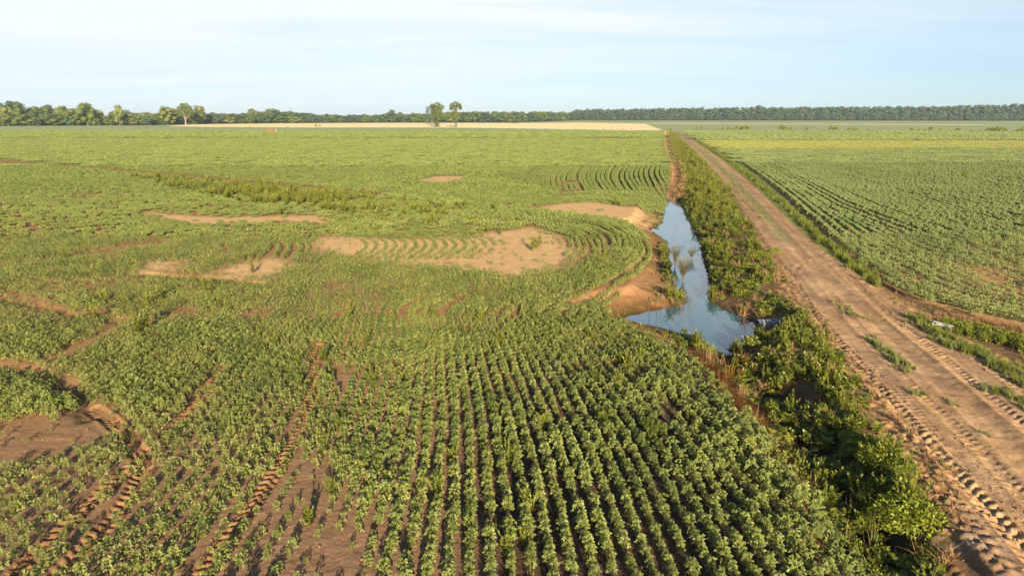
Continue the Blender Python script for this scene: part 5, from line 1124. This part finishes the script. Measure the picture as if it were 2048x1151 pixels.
TT = trunk('trunk', 1, .032, M_BARK, 0, 5, .5, 3, .85); TP = trunk('trunk', 1, .036, M_BARKP, 0, 5, .28, 4, .6)
single('vine_clad_tree', 876, 254, 207, c1_, TT, 'left tree of the lone pair, leafy almost down to the ground', 1.12)
single('vine_clad_tree', 911.5, 254, 205.5, c2_, TT, 'right tree of the lone pair, with a thin leafy trunk')
single('broadleaf_tree', 864, 250, 211, c3_, TT, 'greyer thin tree close behind the left tree of the lone pair', 1.1)
single('dark_tree', 857, 247.5, 229, CR['dark'][1], TRK, 'small blue-dark tree just left of the lone pair', 1.0)
single('pale_trunk_tree', 372, 249.5, 208.5, c4_, TP, 'big round tree with a bare pale forked trunk at the left wood edge', 1.0)
single('broadleaf_tree', 336, 249.5, 213.5, CR['pale'][0], TRK, 'wide pale yellow-green tree left of the pale-trunked tree', 1.25)
single('broadleaf_tree', 399, 248.5, 212.5, CR['pale'][2], TRK, 'pale green tree directly right of the pale-trunked tree', 1.1)
single('broadleaf_tree', 1036, 246.8, 224.5, CR['grey'][0], TRK, 'small grey-green tree at the far right corner of the wheat strip', 1.0)
single('broadleaf_tree', 784, 245, 220, CR['mid'][3], TRK, 'round tree rising above the low hazy wood left of the lone pair', 1.1)
single('broadleaf_tree', 240, 251, 212, CR['pale'][1], TRK, 'pale tree with a pointed top rising from the left wood', .75)
single('broadleaf_tree', 176, 251, 207.5, CR['mid'][2], TRK, 'tall pale-topped tree above a dark gap in the left wood', 1.2)
single('broadleaf_tree', 35, 251, 203.5, CR['dark'][0], TRK, 'tallest dark tree near the left edge of the horizon wood', 1.2)
# shrubs along the far field edges
fb = [bush('shrub', .5, 1., 170, .22, M_BUSH, 1.2) for i in range(4)]
hx = [(1393,259.5,1.2),(1402,259.6,1.4),(1412,260,.9),(1438,261,1.2),(1446,261,1.6),(1456,261.2,1.8),(1463,261,1.1),(1474,261.3,2.0),(1481,261.3,2.2),(1488,261.5,2.6),(1495,261.5,2.4),(1562,261.8,2.6),(1570,261.9,2.2),(1580,262,1.8),(1612,262,1.8),(1662,262.3,2.2),(1670,262.4,2.0),(1697,262.5,1.7),(1706,262.6,1.6),(1713,262.6,1.3),(1735,263,1),(1760,263.2,1.2),(1776,263.2,1),(1822,263.5,2.2),(1838,263.5,1.4),(1850,263.6,1.5),(1861,263.6,2.2),(1882,264,1.4),(1915,264.2,1.9),(1941,264.6,1.4),(1958,264.7,1.1),(1976,264.8,2.4),(1984,264.8,2.4),(1993,265,2.2),(2002,265,2.3),(2010,265,1.9),(2036,265.3,2.0),(2046,265.3,2.3),(2060,265.4,2.2)]
place_set('field_edge_shrub', [P(a_, b_) for a_, b_, s_ in hx], fb, 'small green shrub in the broken row along the far edge of the right field', 'shrub', 'shrubs along the right field edge', .85, 1.15, [1.35*s_ for *_q, s_ in hx])
hl = [(x_, 255.4+(x_-600)*.0052, rng.uniform(.5, .9)) for x_ in (500, 515, 575, 608, 722, 740, 783, 890, 900, 1150, 1170, 1208, 1224, 1236, 1246, 1254, 1262)]+[(632, 254.3, 2.0), (640, 254.3, 1.6)]
place_set('field_edge_shrub', [P(a_, b_) for a_, b_, s_ in hl], fb, 'low shrub on the seam between green crop and golden wheat strip', 'shrub', 'shrubs along the wheat edge', .85, 1.1, [1.3*s_ for *_q, s_ in hl])
place_set('field_edge_shrub', [P(1335, 263), P(1341, 262)], fb, 'bright green shrub behind the orange drum at the ditch head', 'shrub', 'shrubs at the ditch head', 1.5, 2.)

# ------------------------------------------------------------------ the air
mb = MB(); mb.box((-5300, -60, -2.2), (5300, 5300, 46)); hz = link('haze', None) if False else link('haze', mb.mesh('haze', None))
m, t = newmat('haze_air'); o = N(t, 'ShaderNodeOutputMaterial'); v = N(t, 'ShaderNodeVolumePrincipled'); v.inputs['Color'].default_value = (.72, .86, 1.0, 1); v.inputs['Density'].default_value = .0001; v.inputs['Anisotropy'].default_value = .1
L(t, v.outputs[0], o.inputs['Volume']); hz.data.materials.append(m); tag(hz, 'pale blue haze over the far fields', 'haze', kind='stuff')
